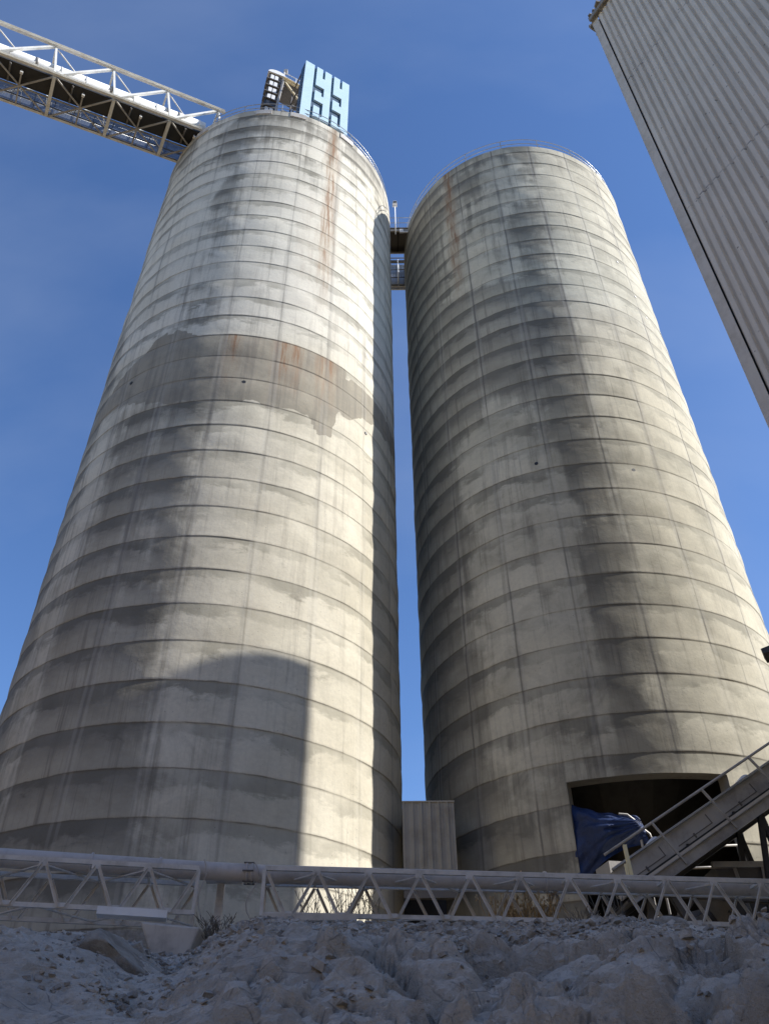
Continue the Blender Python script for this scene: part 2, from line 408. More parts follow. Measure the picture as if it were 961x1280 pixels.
def silo_wall(name, centre, parent, mat, phase_z, phase_a, stain_shade_fn, hole=None, zb=BASE-.4, seed=0):
    n = 360
    ts = [0, .018, .06, .16, .32, .5, .68, .84, .95, .985]
    k0 = math.floor((zb-phase_z)/LIFT); k1 = math.ceil((H-phase_z)/LIFT)
    zs = []
    for k in range(k0, k1+1):
        for t in ts:
            z = phase_z + (k+t)*LIFT
            if zb < z < H-.03: zs.append((z, t, k))
    zs = [(zb, .5, k0)] + zs + [(H, .5, k1)]
    if hole:
        a0, a1, zt = hole
        zs = [q for q in zs if abs(q[0]-zt) > .12]; zs.append((zt, (zt-phase_z)/LIFT % 1, int((zt-phase_z)//LIFT))); zs.sort()
    rnd = random.Random(seed)
    pan = {}
    V = []; UV = []; ST = []
    angs = [-180 + i for i in range(n+1)]
    for (z, t, k) in zs:
        lipz = .013*math.exp(-t*9) - .006*math.exp(-t*150) - .004*ss(.8, 1, t)
        for a in angs:
            aa = a if a < 180 else -180
            ul = (aa - phase_a)/18.0; ui = math.floor(ul); uf = ul-ui
            key = (ui, k)
            if key not in pan: pan[key] = (rnd.uniform(-.010, .022), rnd.uniform(-.011, .011), rnd.uniform(.3, 1.6))
            p0, p1, p2 = pan[key]
            bulge = math.sin(PI*min(1, max(0, uf)))*math.sin(PI*t)
            r = R + lipz*p2 + p0*bulge*1.6 + p1*(uf-.5)*math.sin(PI*min(1, t*3+.1)) + .017*math.sin(PI*t)
            ra = math.radians(aa)
            r += .020*noise.noise(Vector((math.sin(ra)*3.2, math.cos(ra)*3.2, z*.45+seed)))
            r += .007*noise.noise(Vector((math.sin(ra)*10, math.cos(ra)*10, z*1.8+seed)))
            ra = math.radians(a)
            V.append((centre.x + r*math.sin(ra), centre.y - r*math.cos(ra), z))
            UV.append((ra*R, z))
            ST.append(stain_shade_fn(a, z) if -100 < a < 100 else (.3, 0, 0))
    m = n+1; F = []
    for j in range(len(zs)-1):
        for i in range(n):
            if hole:
                am = angs[i]+.5; zm = (zs[j][0]+zs[j+1][0])/2
                if a0 < am < a1 and zm < zt: continue
            F.append((j*m+i, j*m+i+1, (j+1)*m+i+1, (j+1)*m+i))
    o0 = origin_of(parent)
    me = bpy.data.meshes.new(name)
    me.from_pydata([(x-o0.x, y-o0.y, z-o0.z) for x, y, z in V], [], F)
    me.polygons.foreach_set('use_smooth', [True]*len(F))
    uvl = me.uv_layers.new(name='UVMap')
    li = np.zeros(len(me.loops), dtype=np.int32); me.loops.foreach_get('vertex_index', li)
    uvl.data.foreach_set('uv', np.array(UV, dtype=np.float32)[li].ravel())
    at = me.color_attributes.new('stains_shade', 'FLOAT_COLOR', 'POINT')
    c = np.ones((len(V), 4), dtype=np.float32); c[:, :3] = np.clip(np.array(ST, dtype=np.float32), 0, 1)
    at.data.foreach_set('color', c.ravel())
    me.materials.append(mat); me.update()
    o = bpy.data.objects.new(name, me); COL.objects.link(o); o.parent = parent
    return o

def ring_pts(c, r, z, n=180, a0=0, a1=360):
    return [Vector((c.x + r*math.sin(math.radians(a0+(a1-a0)*i/n)), c.y - r*math.cos(math.radians(a0+(a1-a0)*i/n)), z)) for i in range(n if a1-a0 == 360 else n+1)]

def disc(c, r0, r1, z0, z1, n=120):
    """annular slab (r0 may be 0)"""
    mb = MB(); vs = []; fs = []
    for i in range(n):
        t = 2*PI*i/n; s_, c_ = math.sin(t), math.cos(t)
        for r, z in ((r0, z0), (r1, z0), (r1, z1), (r0, z1)):
            vs.append((c.x+r*s_, c.y-r*c_, z))
    for i in range(n):
        a = 4*i; b = 4*((i+1) % n)
        for j in range(4):
            fs.append((a+j, b+j, b+(j+1) % 4, a+(j+1) % 4))
    return mb.add(vs, fs)

def handrail(silo, c, gap=None):
    r = R - .07
    rail = MB()
    rng = [(0, 360)] if gap is None else [(gap[1], gap[0]+360)]
    for a0, a1 in rng:
        for h in (.48, .92):
            rail.path(ring_pts(c, r, H+h, 150, a0, a1-.001 if a1-a0 == 360 else a1), .021, 6)
    ro = rail.build('handrail', M['rail'], silo)
    first = None
    k = 0
    N_ = 20
    for i in range(N_):
        a = i*360/N_ + 7
        if gap and gap[0] < ((a+180) % 360)-180 < gap[1]: continue
        x, y = c.x + r*math.sin(math.radians(a)), c.y - r*math.cos(math.radians(a))
        mb = MB()
        mb.bar((x, y, H), (x, y, H+.94), .045, .045)
        mb.box((x, y, H+.015), (.16, .16, .03), -math.radians(a))
        mb.build('post', M['rail'], ro)
    return ro

siloL = empty('concrete_silo', (CL.x, CL.y, BASE), 'concrete silo with a brown patched band and a sunlit strip, carrying the blue clad tower', 'silo')
siloR = empty('concrete_silo', (CR.x, CR.y, BASE), 'stained concrete silo with a wide opening at its foot covered by a blue tarp', 'silo')
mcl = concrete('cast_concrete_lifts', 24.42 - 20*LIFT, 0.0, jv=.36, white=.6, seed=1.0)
mcr = concrete('stained_cast_concrete_lifts', 10.0 - 8*LIFT, math.radians(1.7)*R, jv=.9, light=(.66,.61,.475), dark=(.34,.315,.24), seed=7.0)
silo_wall('wall', CL, siloL, mcl, 24.42 - 20*LIFT, 0.0, stains_shade_left, None, 2.2, seed=3)
HOLE = (-26, 13, 8.2)
silo_wall('wall', CR, siloR, mcr, 10.0 - 8*LIFT, 1.7, stains_shade_right, HOLE, 2.2, seed=11)
for s_, c_ in ((siloL, CL), (siloR, CR)):
    disc(c_, .01, R-.05, H-.35, H-.02).build('roof_slab', M['footing'], s_)
handrail(siloL, CL, (-74, -28) )
handrail(siloR, CR)
disc(CL, R+.05, R+.95, 2.0, 3.86).build('foundation_ring', M['boulder'], siloL, 'brown dusty foundation ring')
# pale plates let into the rim of the first silo
for a in (-33, -1, 15, 40):
    mb = MB(); w = 3.7
    vs = []
    for r in (R-.02, R+.05):
        for z in (H-.42, H+.015):
            for i in range(5):
                t = math.radians(a - w + 2*w*i/4)
                vs.append((CL.x + r*math.sin(t), CL.y - r*math.cos(t), z))
    fs = []
    for i in range(4):
        fs += [(10+i, 11+i, 16+i, 15+i), (5+i, 6+i, 16+i, 15+i), (i, i+1, 11+i, 10+i), (i, 5+i, 6+i, i+1)]
    fs += [(0, 10, 15, 5), (4, 9, 19, 14)]
    mb.add(vs, fs).build('rim_plate', M['footing'], siloL)
# vent holes: short black pipe ends
def vent(c, a, z, parent, r=.075):
    t = math.radians(a); d = Vector((math.sin(t), -math.cos(t), 0)); p = Vector((c.x, c.y, z)) + d*(R-.02)
    MB().tube(p, p + d*.05, r, 12).build('vent_hole', M['dark'], parent)
for a, z in ((8.7, 21.81), (55.1, 21.84), (-33, 22.9)): vent(CL, a, z, siloL)
for a, z in ((10.4, 19.28), (-20, 19.9), (33, 33.5), (38, 31.2), (42, 30.0)): vent(CR, a, z, siloR, .07)

# opening of the second silo: jambs, lintel, inside wall, hopper
def arc_band(c, a0, a1, f, step=1):
    """f(angle) -> two points; joins them into a strip"""
    mb = MB(); vs = []; fs = []; k = 0
    n = int((a1-a0)/step)
    for i in range(n+1):
        p, q = f(math.radians(a0+(a1-a0)*i/n)); vs += [p, q]
    for i in range(n): fs.append((2*i, 2*i+1, 2*i+3, 2*i+2))
    return mb.add(vs, fs)
def cyl(c, r, t, z): return (c.x + r*math.sin(t), c.y - r*math.cos(t), z)
lin = arc_band(CR, -26, 13, lambda t: (cyl(CR, R+.02, t, 8.2), cyl(CR, R-.42, t, 8.2)))
lin.build('opening_lintel', M['jamb'], siloR)
for a in (-26, 13):
    t = math.radians(a)
    mb = MB(); mb.add([cyl(CR, R+.02, t, 2.2), cyl(CR, R-.42, t, 2.2), cyl(CR, R-.42, t, 8.2), cyl(CR, R+.02, t, 8.2)], [(0, 1, 2, 3)])
    mb.build('opening_jamb', M['jamb'], siloR)
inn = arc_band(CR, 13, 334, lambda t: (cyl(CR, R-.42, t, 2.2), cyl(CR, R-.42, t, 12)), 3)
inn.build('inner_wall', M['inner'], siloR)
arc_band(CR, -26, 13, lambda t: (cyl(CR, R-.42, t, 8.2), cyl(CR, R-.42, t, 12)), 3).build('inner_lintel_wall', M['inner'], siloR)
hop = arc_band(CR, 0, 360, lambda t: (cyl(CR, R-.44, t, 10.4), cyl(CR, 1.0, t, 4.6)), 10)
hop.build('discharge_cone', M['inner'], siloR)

# ------------------------------------------------------------------ walkway and clutter between the silo tops
cw = empty('silo_catwalk', (.95, 26.8, H-.3), 'dark steel catwalk with railings bridging the two silo tops', 'catwalk')
MB().box((1.0, 26.75, H-.12), (2.6, 1.5, .10)).build('deck', M['dgrey'], cw)
for y in (26.05, 27.45):
    mb = MB().channel((-.35, y, H-.32), (2.35, y, H-.32), .09, .34)
    mb.build('girder', M['grey'] if y < 27 else M['dgrey'], cw)
for x in (.35, .95, 1.55):
    MB().bar((x, 26.05, H-.25), (x, 27.45, H-.25), .08, .12).build('cross_beam', M['dark'], cw)
for y in (26.02, 27.48):
    rl = MB()
    for h in (.5, 1.05): rl.tube((-.35, y, H-.05+h), (2.35, y, H-.05+h), .022, 6)
    ro = rl.build('handrail', M['rail'], cw)
    for x in (.1, .98, 1.9):
        MB().bar((x, y, H-.05), (x, y, H+1.02), .045).build('post', M['rail'], ro)
jb = MB().box((1.15, 26.01, H-.45), (.22, .10, .30)).box((1.35, 26.01, H-.56), (.35, .07, .07))
jb.build('junction_box', M['bright'], cw)

lp = empty('pole_lamp', (.80, 25.93, H-.3), 'small pale lamp on a thin white pole at the catwalk', 'lamp')
MB().tube((.80, 25.93, H-.9), (.80, 25.93, H+2.3), .035, 8).build('pole', M['bright'], lp)
hd_ = MB().prism((.80, 25.72, H+2.25), (.80, 26.02, H+2.32), [(-.14,-.10),(.14,-.10),(.11,.12),(-.11,.12)])
ho = hd_.build('lamp_head', M['bright'], lp)
MB().box((.80, 25.71, H+2.25), (.20, .015, .14)).build('lens', M['lamp'], ho)

gl = empty('gallery_duct', (.95, 29.3, 41.0), 'ribbed grey sheet-metal gallery slung between the silos below the catwalk', 'gallery')
rb = MB()
x = -.2
while x < 2.2:
    rb.box((x, 29.0, 42.25), (.10, .05, 2.5)); x += .16
rb.box((1.0, 29.06, 42.25), (2.6, .06, 2.5))
rb.build('cladding', M['rail'], gl)
MB().channel((-.4, 28.9, 41.1), (2.4, 28.9, 41.1), .1, .22).build('lower_beam', M['grey'], gl)
MB().channel((-.4, 28.9, 43.6), (2.4, 28.9, 43.6), .1, .2).build('upper_beam', M['dgrey'], gl)
MB().tube((.98, 28.86, 41.0), (.98, 28.86, 43.8), .04, 8).build('conduit', M['bright'], gl)
for z in (41.9, 42.7):
    MB().tube((-.4, 28.85, z), (2.4, 28.85, z+.12), .03, 6).build('pipe', M['dgrey'], gl)
for z in (44.0, 44.5):
    MB().bar((-.4, 28.85, z), (2.4, 28.85, z), .05, .05).build('rail', M['dgrey'], gl)

# ------------------------------------------------------------------ blue clad tower on the first silo
hd2 = math.radians(60)
U2 = Vector((math.sin(hd2), math.cos(hd2), 0)); N2 = Vector((math.cos(hd2), -math.sin(hd2), 0))   # N2 faces the camera
A0 = Vector((-4.29, 19.52, H+.05))
PW, PH = 2.80, 6.75
bt = empty('blue_clad_tower', A0 + U2*PW/2 - N2*.9, 'pale blue tower panel with angular raised blocks standing on the silo rim', 'tower')
def pbox(mb, u0, u1, v0, v1, d0, d1):
    """box on the panel plane: u along, v up, d out of the plane"""
    vs = [A0 + U2*u + Vector((0, 0, v)) + N2*d for v in (v0, v1) for d in (d0, d1) for u in (u0, u1)]
    return mb.add(vs, [(0,2,3,1),(4,5,7,6),(0,1,5,4),(2,6,7,3),(0,4,6,2),(1,3,7,5)])
pbox(MB(), .01, PW-.01, .62, PH-.01, -.10, -.04).build('backing_sheet', M['bluedark'], bt)
def plate(rects, name='raised_block'):
    mb = MB()
    for u0, u1, v0, v1 in rects: pbox(mb, u0, u1, v0, v1, -.039, .07)
    return mb.build(name, M['blue'], bt)
plate([(0, .56, 0, PH)])
c0, c1, c2 = .72, 1.10, 1.66
plate([(c0, c1, 4.45, PH-.0), (c1+.14, c2, 4.45, PH), (c1, c1+.14, 4.45, PH-1.25), (c1+.14, c2, .75, 4.45), (c0, c1+.14, 2.65, 3.85), (c0, c1+.14, 3.85, 4.28)][:0] +
      [(c0, c1, 4.40, PH), (c1, c1+.15, 4.40, PH-1.15), (c1+.15, c2, .62, PH), (c0, c1+.02, 2.55, 3.72), (c1+.02, c1+.15, 2.55, 3.35), (c0, c1-.02, .62, 1.90), (c1-.02, c1+.15, .62, .95)])
c0, c1, c2 = 1.82, 2.20, 2.80
plate([(c0, c1, 4.40, PH), (c1, c1+.15, 4.40, PH-1.15), (c1+.15, c2, .62, PH), (c0, c1+.02, 2.55, 3.72), (c1+.02, c1+.15, 2.55, 3.35), (c0, c1-.02, .62, 1.90), (c1-.02, c1+.15, .62, .95), (c2-.22, c2, 0, .62)])
for u in (0, PW-.08):
    for d in (-1.9, -.22):
        mb = MB(); pbox(mb, u, u+.08, 0, PH, d, d+.08); mb.build('frame_post', M['dgrey'], bt)
side = MB(); pbox(side, -.012, .0, .3, PH, -.55, -.10); side.build('side_sheet', M['bluedark'], bt)
for v in (1.2, 3.0, 4.8, 6.4):
    mb = MB(); pbox(mb, 0, PW, v, v+.10, -1.88, -1.80)
    pbox(mb, 0, .07, v, v+.10, -1.8, -.22); pbox(mb, PW-.07, PW, v, v+.10, -1.8, -.22)
    mb.build('frame_beam', M['dgrey'], bt)
mb = MB(); pbox(mb, .1, PW-.1, .02, .58, -1.2, -.6); mb.build('machinery_box', M['dark'], bt)
for u in (.9, 1.9):
    mb = MB(); pbox(mb, u, u+.06, .05, .62, -.08, -.02); mb.build('panel_leg', M['blue'], bt)

# bucket elevator leg beside it
el_ = empty('bucket_elevator', (-6.3, 20.6, H), 'slim bucket elevator casing with white panels between dark flanges beside the blue tower', 'elevator')
E0 = Vector((-6.55, 20.45, H)); EU = Vector((.93, .36, 0)).normalized(); EN = Vector((EU.y, -EU.x, 0))
def ebox(mb, u0, u1, v0, v1, d0, d1):
    vs = [E0 + EU*u + Vector((0, 0, v)) + EN*d for v in (v0, v1) for d in (d0, d1) for u in (u0, u1)]
    return mb.add(vs, [(0,2,3,1),(4,5,7,6),(0,1,5,4),(2,6,7,3),(0,4,6,2),(1,3,7,5)])
mb = MB(); ebox(mb, 0, .62, 0, 7.6, -.55, 0); mb.build('casing', M['dark'], el_)
for k in range(9):
    v = .1 + k*.83
    mb = MB()
    ebox(mb, .10, .30, v+.14, v+.70, .003, .02); ebox(mb, .35, .55, v+.14, v+.70, .003, .02) if k not in (4,) else None
    mb.build('white_panel', M['bright'] if k != 4 else M['dgrey'], el_)
    mb = MB(); ebox(mb, -.12, .66, v, v+.08, -.6, .08); mb.build('flange', M['dgrey'], el_)
mb = MB()
prof = [(.62+.0*i, 0) for i in range(0)]
n = 10; vs = []; fs = []
for i in range(n+1):
    t = PI*i/n
    for d in (-.6, .1):
        vs.append(E0 + EU*(.42 - .52*math.cos(t)) + Vector((0, 0, 7.6 + .42*math.sin(t))) + EN*d)
for i in range(n): fs.append((2*i, 2*i+1, 2*i+3, 2*i+2))
fs.append(tuple(2*i for i in range(n+1))); fs.append(tuple(2*i+1 for i in reversed(range(n+1)))); fs.append((0, 1, 2*n+1, 2*n))
mb.add(vs, fs); mb.build('head_hood', M['bright'], el_)
mb = MB(); ebox(mb, .62, 1.0, 6.6, 7.55, -.45, -.05); mb.build('discharge_spout', M['dgrey'], el_)

pf = empty('service_platform', (-5.5, 21.0, H), 'cream service platform with railings between the elevator casing and blue tower', 'platform')
p0 = Vector((-5.75, 20.72, 50.1)); p1 = p0 + U2*1.55
back = -N2*1.3
mb = MB(); mb.add([p0, p1, p1+back, p0+back, p0+Vector((0,0,.08)), p1+Vector((0,0,.08)), p1+back+Vector((0,0,.08)), p0+back+Vector((0,0,.08))],
       [(0,1,2,3),(4,7,6,5),(0,4,5,1),(1,5,6,2),(2,6,7,3),(3,7,4,0)])
mb.build('deck', M['dgrey'], pf)
MB().channel(p0 + Vector((-.02,-.02,.05)), p1 + Vector((.0,-.02,.05)), .1, .34).build('edge_beam', M['cream'], pf)
MB().bar(p0 + U2*.1 + Vector((0,0,-.1)), p1 + Vector((0,0,-2.1)), .10).build('brace', M['cream'], pf)
MB().bar(p0 + U2*.05 + back*.9 + Vector((0,0,-.05)), Vector((-5.6, 21.6, H)), .14).build('leg', M['grey'], pf)
MB().bar(p0 + U2*.02 + Vector((0,0,-.05)), Vector((-5.95, 20.5, H)), .10).build('leg', M['grey'], pf)
MB().bar(p1 + Vector((0,0,-.05)), Vector((p1.x, p1.y, H)), .10).build('leg', M['dgrey'], pf)
MB().bar(p0 + U2*.3 + back*.4 + Vector((0,0,-2.6)), p1 + Vector((0,0,-3.4)), .09).build('brace', M['grey'], pf)
MB().box(p0 + U2*1.1 + back*.5 + Vector((0,0,-4.3)), (.9, .9, 2.2), .5).build('chute_box', M['dark'], pf)
rl = MB()
for h in (.55, 1.05):
    rl.tube(p0 + Vector((0,0,h)), p1 + Vector((0,0,h)), .025, 6); rl.tube(p0 + Vector((0,0,h)), p0 + back + Vector((0,0,h)), .025, 6)
ro = rl.build('handrail', M['bright'], pf)
for t in (0, .5, 1): MB().bar(p0.lerp(p1, t), p0.lerp(p1, t) + Vector((0,0,1.08)), .05).build('post', M['bright'], ro)
MB().box(p0 + Vector((.05, .1, 1.35)), (.22, .22, .30)).build('motor_cap', M['grey'], pf)

# ------------------------------------------------------------------ conveyor bridge arriving at the first silo
hd = math.radians(60.9); ev = math.radians(11.9)
CU = Vector((math.sin(hd)*math.cos(ev), math.cos(hd)*math.cos(ev), math.sin(ev)))
CN = Vector((-math.cos(hd), math.sin(hd), 0)); CW = CU.cross(CN)
if CW.z < 0: CW = -CW
CP = Vector((-9.73, 20.29, 43.05))
def cp(s, b, c): return CP + CU*s + CN*b + CW*c
WB, HT = 2.25, 2.72
br = empty('conveyor_bridge', cp(-14, 1.1, 0), 'white steel truss bridge carrying a hooded conveyor up to the silo top', 'conveyor bridge')
s0, s1 = -26.3, 2.1
nodes = [-1.52 + 2.85*k for k in range(-9, 2)]
for b, c, w, h in ((0, 0, .15, .15), (WB, 0, .14, .14), (0, HT, .18, .20), (WB, HT, .18, .18)):
    MB().channel(cp(s0, b, c), cp(s1 if c == 0 else s1-.4, b, c), w*.9, h, .012, up=CW).build('lower_chord' if c == 0 else 'upper_chord', M['bridge'], br)
for i, s in enumerate(nodes):
    MB().bar(cp(s, .0, .08), cp(s, .0, HT-.1), .10, .10).build('vertical', M['bridge'], br)
    MB().bar(cp(s, WB, .08), cp(s, WB, HT-.1), .08, .08).build('vertical', M['bridge'], br)
    MB().bar(cp(s, .06, -.06), cp(s, WB-.06, -.06), .15, .16, up=CW).build('floor_beam', M['bridge'], br)
    MB().bar(cp(s, .06, HT-.02), cp(s, WB-.06, HT-.02), .09, .09, up=CW).build('top_strut', M['bridge'], br)
    if i:
        sp = nodes[i-1]
        MB().bar(cp(s-.1, .0, HT-.1), cp(sp+.1, .0, .1), .12, .12, up=CN).build('diagonal', M['bridge'], br)
        MB().bar(cp(s-.1, WB, HT-.1), cp(sp+.1, WB, .1), .09, .09, up=CN).build('diagonal', M['bridge'], br)
        MB().bar(cp(sp+.1, .08, HT-.10), cp(s-.1, WB-.08, HT-.10), .055, .055, up=CW).build('top_brace', M['bridge'], br)
        MB().bar(cp(sp+.08, .08, -.06), cp(s-.08, WB-.08, -.06), .07, .06, up=CW).build('floor_brace', M['grey'], br)
        MB().bar(cp(sp+.08, WB-.08, -.125), cp(s-.08, .08, -.125), .07, .06, up=CW).build('floor_brace', M['grey'], br)
        sm = (s+sp)/2
        MB().bar(cp(sm, .35, -.05), cp(sm, WB-.1, -.05), .07, .10, up=CW).build('stringer', M['grey'], br)
        MB().box(cp(sm, .42, -.13), (.13, .13, .10), PI/2-hd).build('bracket', M['bright'], br)
# trough and belt
tb = MB()
prof = [(.16, .10), (1.20, .10), (1.20, .50), (.16, .50)]
tb.add([cp(s, b, c) for s in (s0, s1+.4) for b, c in prof], [(0,1,2,3),(4,7,6,5),(0,4,5,1),(1,5,6,2),(2,6,7,3),(3,7,4,0)])
tb.build('conveyor_trough', M['dark'], br)
# hood: half round sheet in lengths, with straps
n = 20
def hood(mb, a, b_, r, cx=.40, cz=.98, full=True):
    vs = []; fs = []
    for s in (a, b_):
        for i in range(n+1):
            t = 2*PI*i/n
            vs.append(cp(s, cx - r*math.cos(t), cz + r*math.sin(t)))
    for i in range(n): fs.append((i, i+1, n+2+i, n+1+i))
    fs.append(tuple(range(n, -1, -1))); fs.append(tuple(range(n+1, 2*n+2)))
    return mb.add(vs, fs, True)
hood(MB(), s0, s1-1.6, .36).build('belt_hood', M['bright'], br)
s = s0+.5; k = 0
while s < s1-1.8:
    hood(MB(), s, s+(.05 if k % 3 else .16), .38).build('hood_strap', M['grey'] if k % 3 == 0 else M['bright'], br); s += 1.18; k += 1
# walkway on the far side
wk = MB()
for i in range(15):
    b = 1.28 + i*.062
    wk.bar(cp(s0, b, .10), cp(s1, b, .10), .022, .05, up=CW)
wk.build('walkway_grating', M['bluegrey'], br)
for b, m_ in ((1.26, 'grey'), (1.72, 'bluegrey'), (2.17, 'bluegrey')):
    MB().bar(cp(s0, b, .05), cp(s1, b, .05), .05, .09, up=CW).build('walkway_beam', M[m_], br)
s = s0+.4
while s < s1:
    MB().bar(cp(s, 1.26, .16), cp(s, 2.18, .16), .03, .05, up=CW).build('grating_tie', M['grey'], br); s += .95
rl = MB()
for c in (.62, 1.15): rl.tube(cp(s0, 2.12, c), cp(s1-.3, 2.12, c), .022, 6, up=CW)
ro = rl.build('handrail', M['rail'], br)
s = s0+.7
while s < s1:
    MB().bar(cp(s, 2.12, .1), cp(s, 2.12, 1.17), .045).build('post', M['bright'], ro); s += 1.43
# lower return idlers: little white fittings
for s in nodes[:]:
    MB().tube(cp(s+.9, .2, .02), cp(s+.9, 1.15, .02), .05, 8).build('return_roller', M['dgrey'], br)
    MB().bar(cp(s-.55, 1.3, .0), cp(s+.2, 1.95, .0), .04, .03, up=CW).build('light_bracket', M['bright'], br)
MB().box(cp(1.9, .7, .75), (1.3, 1.5, 1.3), PI/2-hd).build('head_housing', M['rail'], br)

# ------------------------------------------------------------------ corrugated building
az = math.radians(34.2)
BC = Vector((12.85*math.sin(az), 12.85*math.cos(az), 0))
BH, BZ = 29.9, -3.0
w1 = Vector((math.sin(math.radians(150.5)), math.cos(math.radians(150.5)), 0))
w2 = Vector((math.sin(math.radians(60.5)), math.cos(math.radians(60.5)), 0))
L1, L2 = 15.0, 13.62
bd = empty('metal_clad_building', (BC.x, BC.y, BZ), 'tall building in grey vertical ribbed metal sheeting with a worn roof fascia', 'building')
def corrugated(name, P, d, out, L, z0, z1, start=.22):
    """vertical ribs along direction d, facing out"""
    pitch = .20; V = []; F = []; UV = []
    prof = [(0, 0), (.024, .0), (.046, .050), (.146, .050), (.168, .0)]
    pts = []
    u = start
    while u < L:
        for a, b in prof: pts.append((u+a, b))
        u += pitch
    zl = [z0, z1]
    for z in zl:
        for a, b in pts: V.append(P + d*a + out*b + Vector((0, 0, z))); UV.append((a, z))
    n = len(pts)
    for i in range(n-1): F.append((i, i+1, n+i+1, n+i))
    me = bpy.data.meshes.new(name); o0 = origin_of(bd)
    me.from_pydata([v - o0 for v in V], [], F)
    uvl = me.uv_layers.new(name='UVMap')
    for l in me.loops: uvl.data[l.index].uv = UV[l.vertex_index]
    me.materials.append(M['clad']); me.update()
    o = bpy.data.objects.new(name, me); COL.objects.link(o); o.parent = bd
    return o
out1 = -w2; out2 = -w1
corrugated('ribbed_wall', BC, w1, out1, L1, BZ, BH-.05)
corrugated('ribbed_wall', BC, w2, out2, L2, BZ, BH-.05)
wl = MB()
cs = [BC + out1*-.05 + w1*.05, BC + w2*L2 + w1*.05, BC + w2*L2 + w1*L1, BC + w1*L1 - out1*.05]
wl.add([c + Vector((0, 0, z)) for z in (BZ, BH-.1) for c in cs], [(0,1,5,4),(1,2,6,5),(2,3,7,6),(3,0,4,7)])
wl.build('inner_walls', M['dark'], bd)
MB().add([c + Vector((0, 0, BH-.05)) for c in cs], [(0,1,2,3)]).build('roof', M['dgrey'], bd)
tr = MB(); a = BC + out1*.045 + out2*.045
tr.prism(a + Vector((0,0,BZ)), a + Vector((0,0,BH-.02)), [(0,0)]*0 or [(-.006,-.006),(.006,-.006),(.006,.006),(-.006,.006)])
V0 = [BC + out1*.045 + w1*.20, BC + out1*.045 + out2*.045, BC + out2*.045 + w2*.20]
tr.add([v + Vector((0,0,z)) for z in (BZ, BH-.02) for v in V0] , [(0,1,4,3),(1,2,5,4)])
tr.build('corner_trim', M['trim'], bd)
# fascia: two rough boards with torn lower edge
for d, o_, L in ((w1, out1, L1), (w2, out2, 6.0)):
    mb = MB(); st_ = -.03
    mb.bar(BC + d*(st_) + o_*.08 + Vector((0,0,BH+.06)), BC + d*L + o_*.08 + Vector((0,0,BH+.06)), .20, .08)
    mb.bar(BC + d*(st_) + o_*.17 + Vector((0,0,BH+.08)), BC + d*L + o_*.17 + Vector((0,0,BH+.08)), .045, .26)
    u = .0
    rr = random.Random(3)
    while u < L:
        ln = rr.uniform(.1, .26)
        mb.box(BC + d*(u+ln/2) + o_*.18 + Vector((0,0,BH+.20+rr.uniform(0,.04))), (ln*.8, ln*.8, rr.uniform(.05,.14)), rr.uniform(0, 1)); u += ln + .05
        mb.box(BC + d*(u) + o_*.06 + Vector((0,0,BH-.03)), (.05, .05, rr.uniform(.02,.06)), rr.uniform(0, 1))
    mb.build('fascia', M['wood'], bd)

# ------------------------------------------------------------------ sheet metal infill between the silos
inf = empty('sheet_metal_hoarding', (1.15, 22.9, 5.4), 'ribbed grey sheet-metal enclosure filling the gap between the silo bases', 'enclosure')
mb = MB(); x = .46
mb.box((1.15, 22.96, 6.9), (1.46, .06, 2.3))
while x < 1.84:
    mb.box((x, 22.915, 6.9), (.035, .05, 2.3)); mb.box((x+.09, 22.92, 6.9), (.02, .03, 2.3)); x += .245
mb.build('front_sheet', M['clad2'], inf)
MB().box((1.15, 22.94, 8.07), (1.5, .10, .04)).build('top_flashing', M['clad2'], inf)
MB().box((1.15, 24.3, 7.9), (1.46, 2.6, .08)).build('roof_sheet', M['dgrey'], inf)
MB().box((1.15, 25.6, 5.0), (2.6, .1, 5.9)).build('back_sheet', M['dark'], inf)
MB().box((1.15, 23.0, 5.62), (1.46, .2, .18)).build('sill_beam', M['dgrey'], inf)

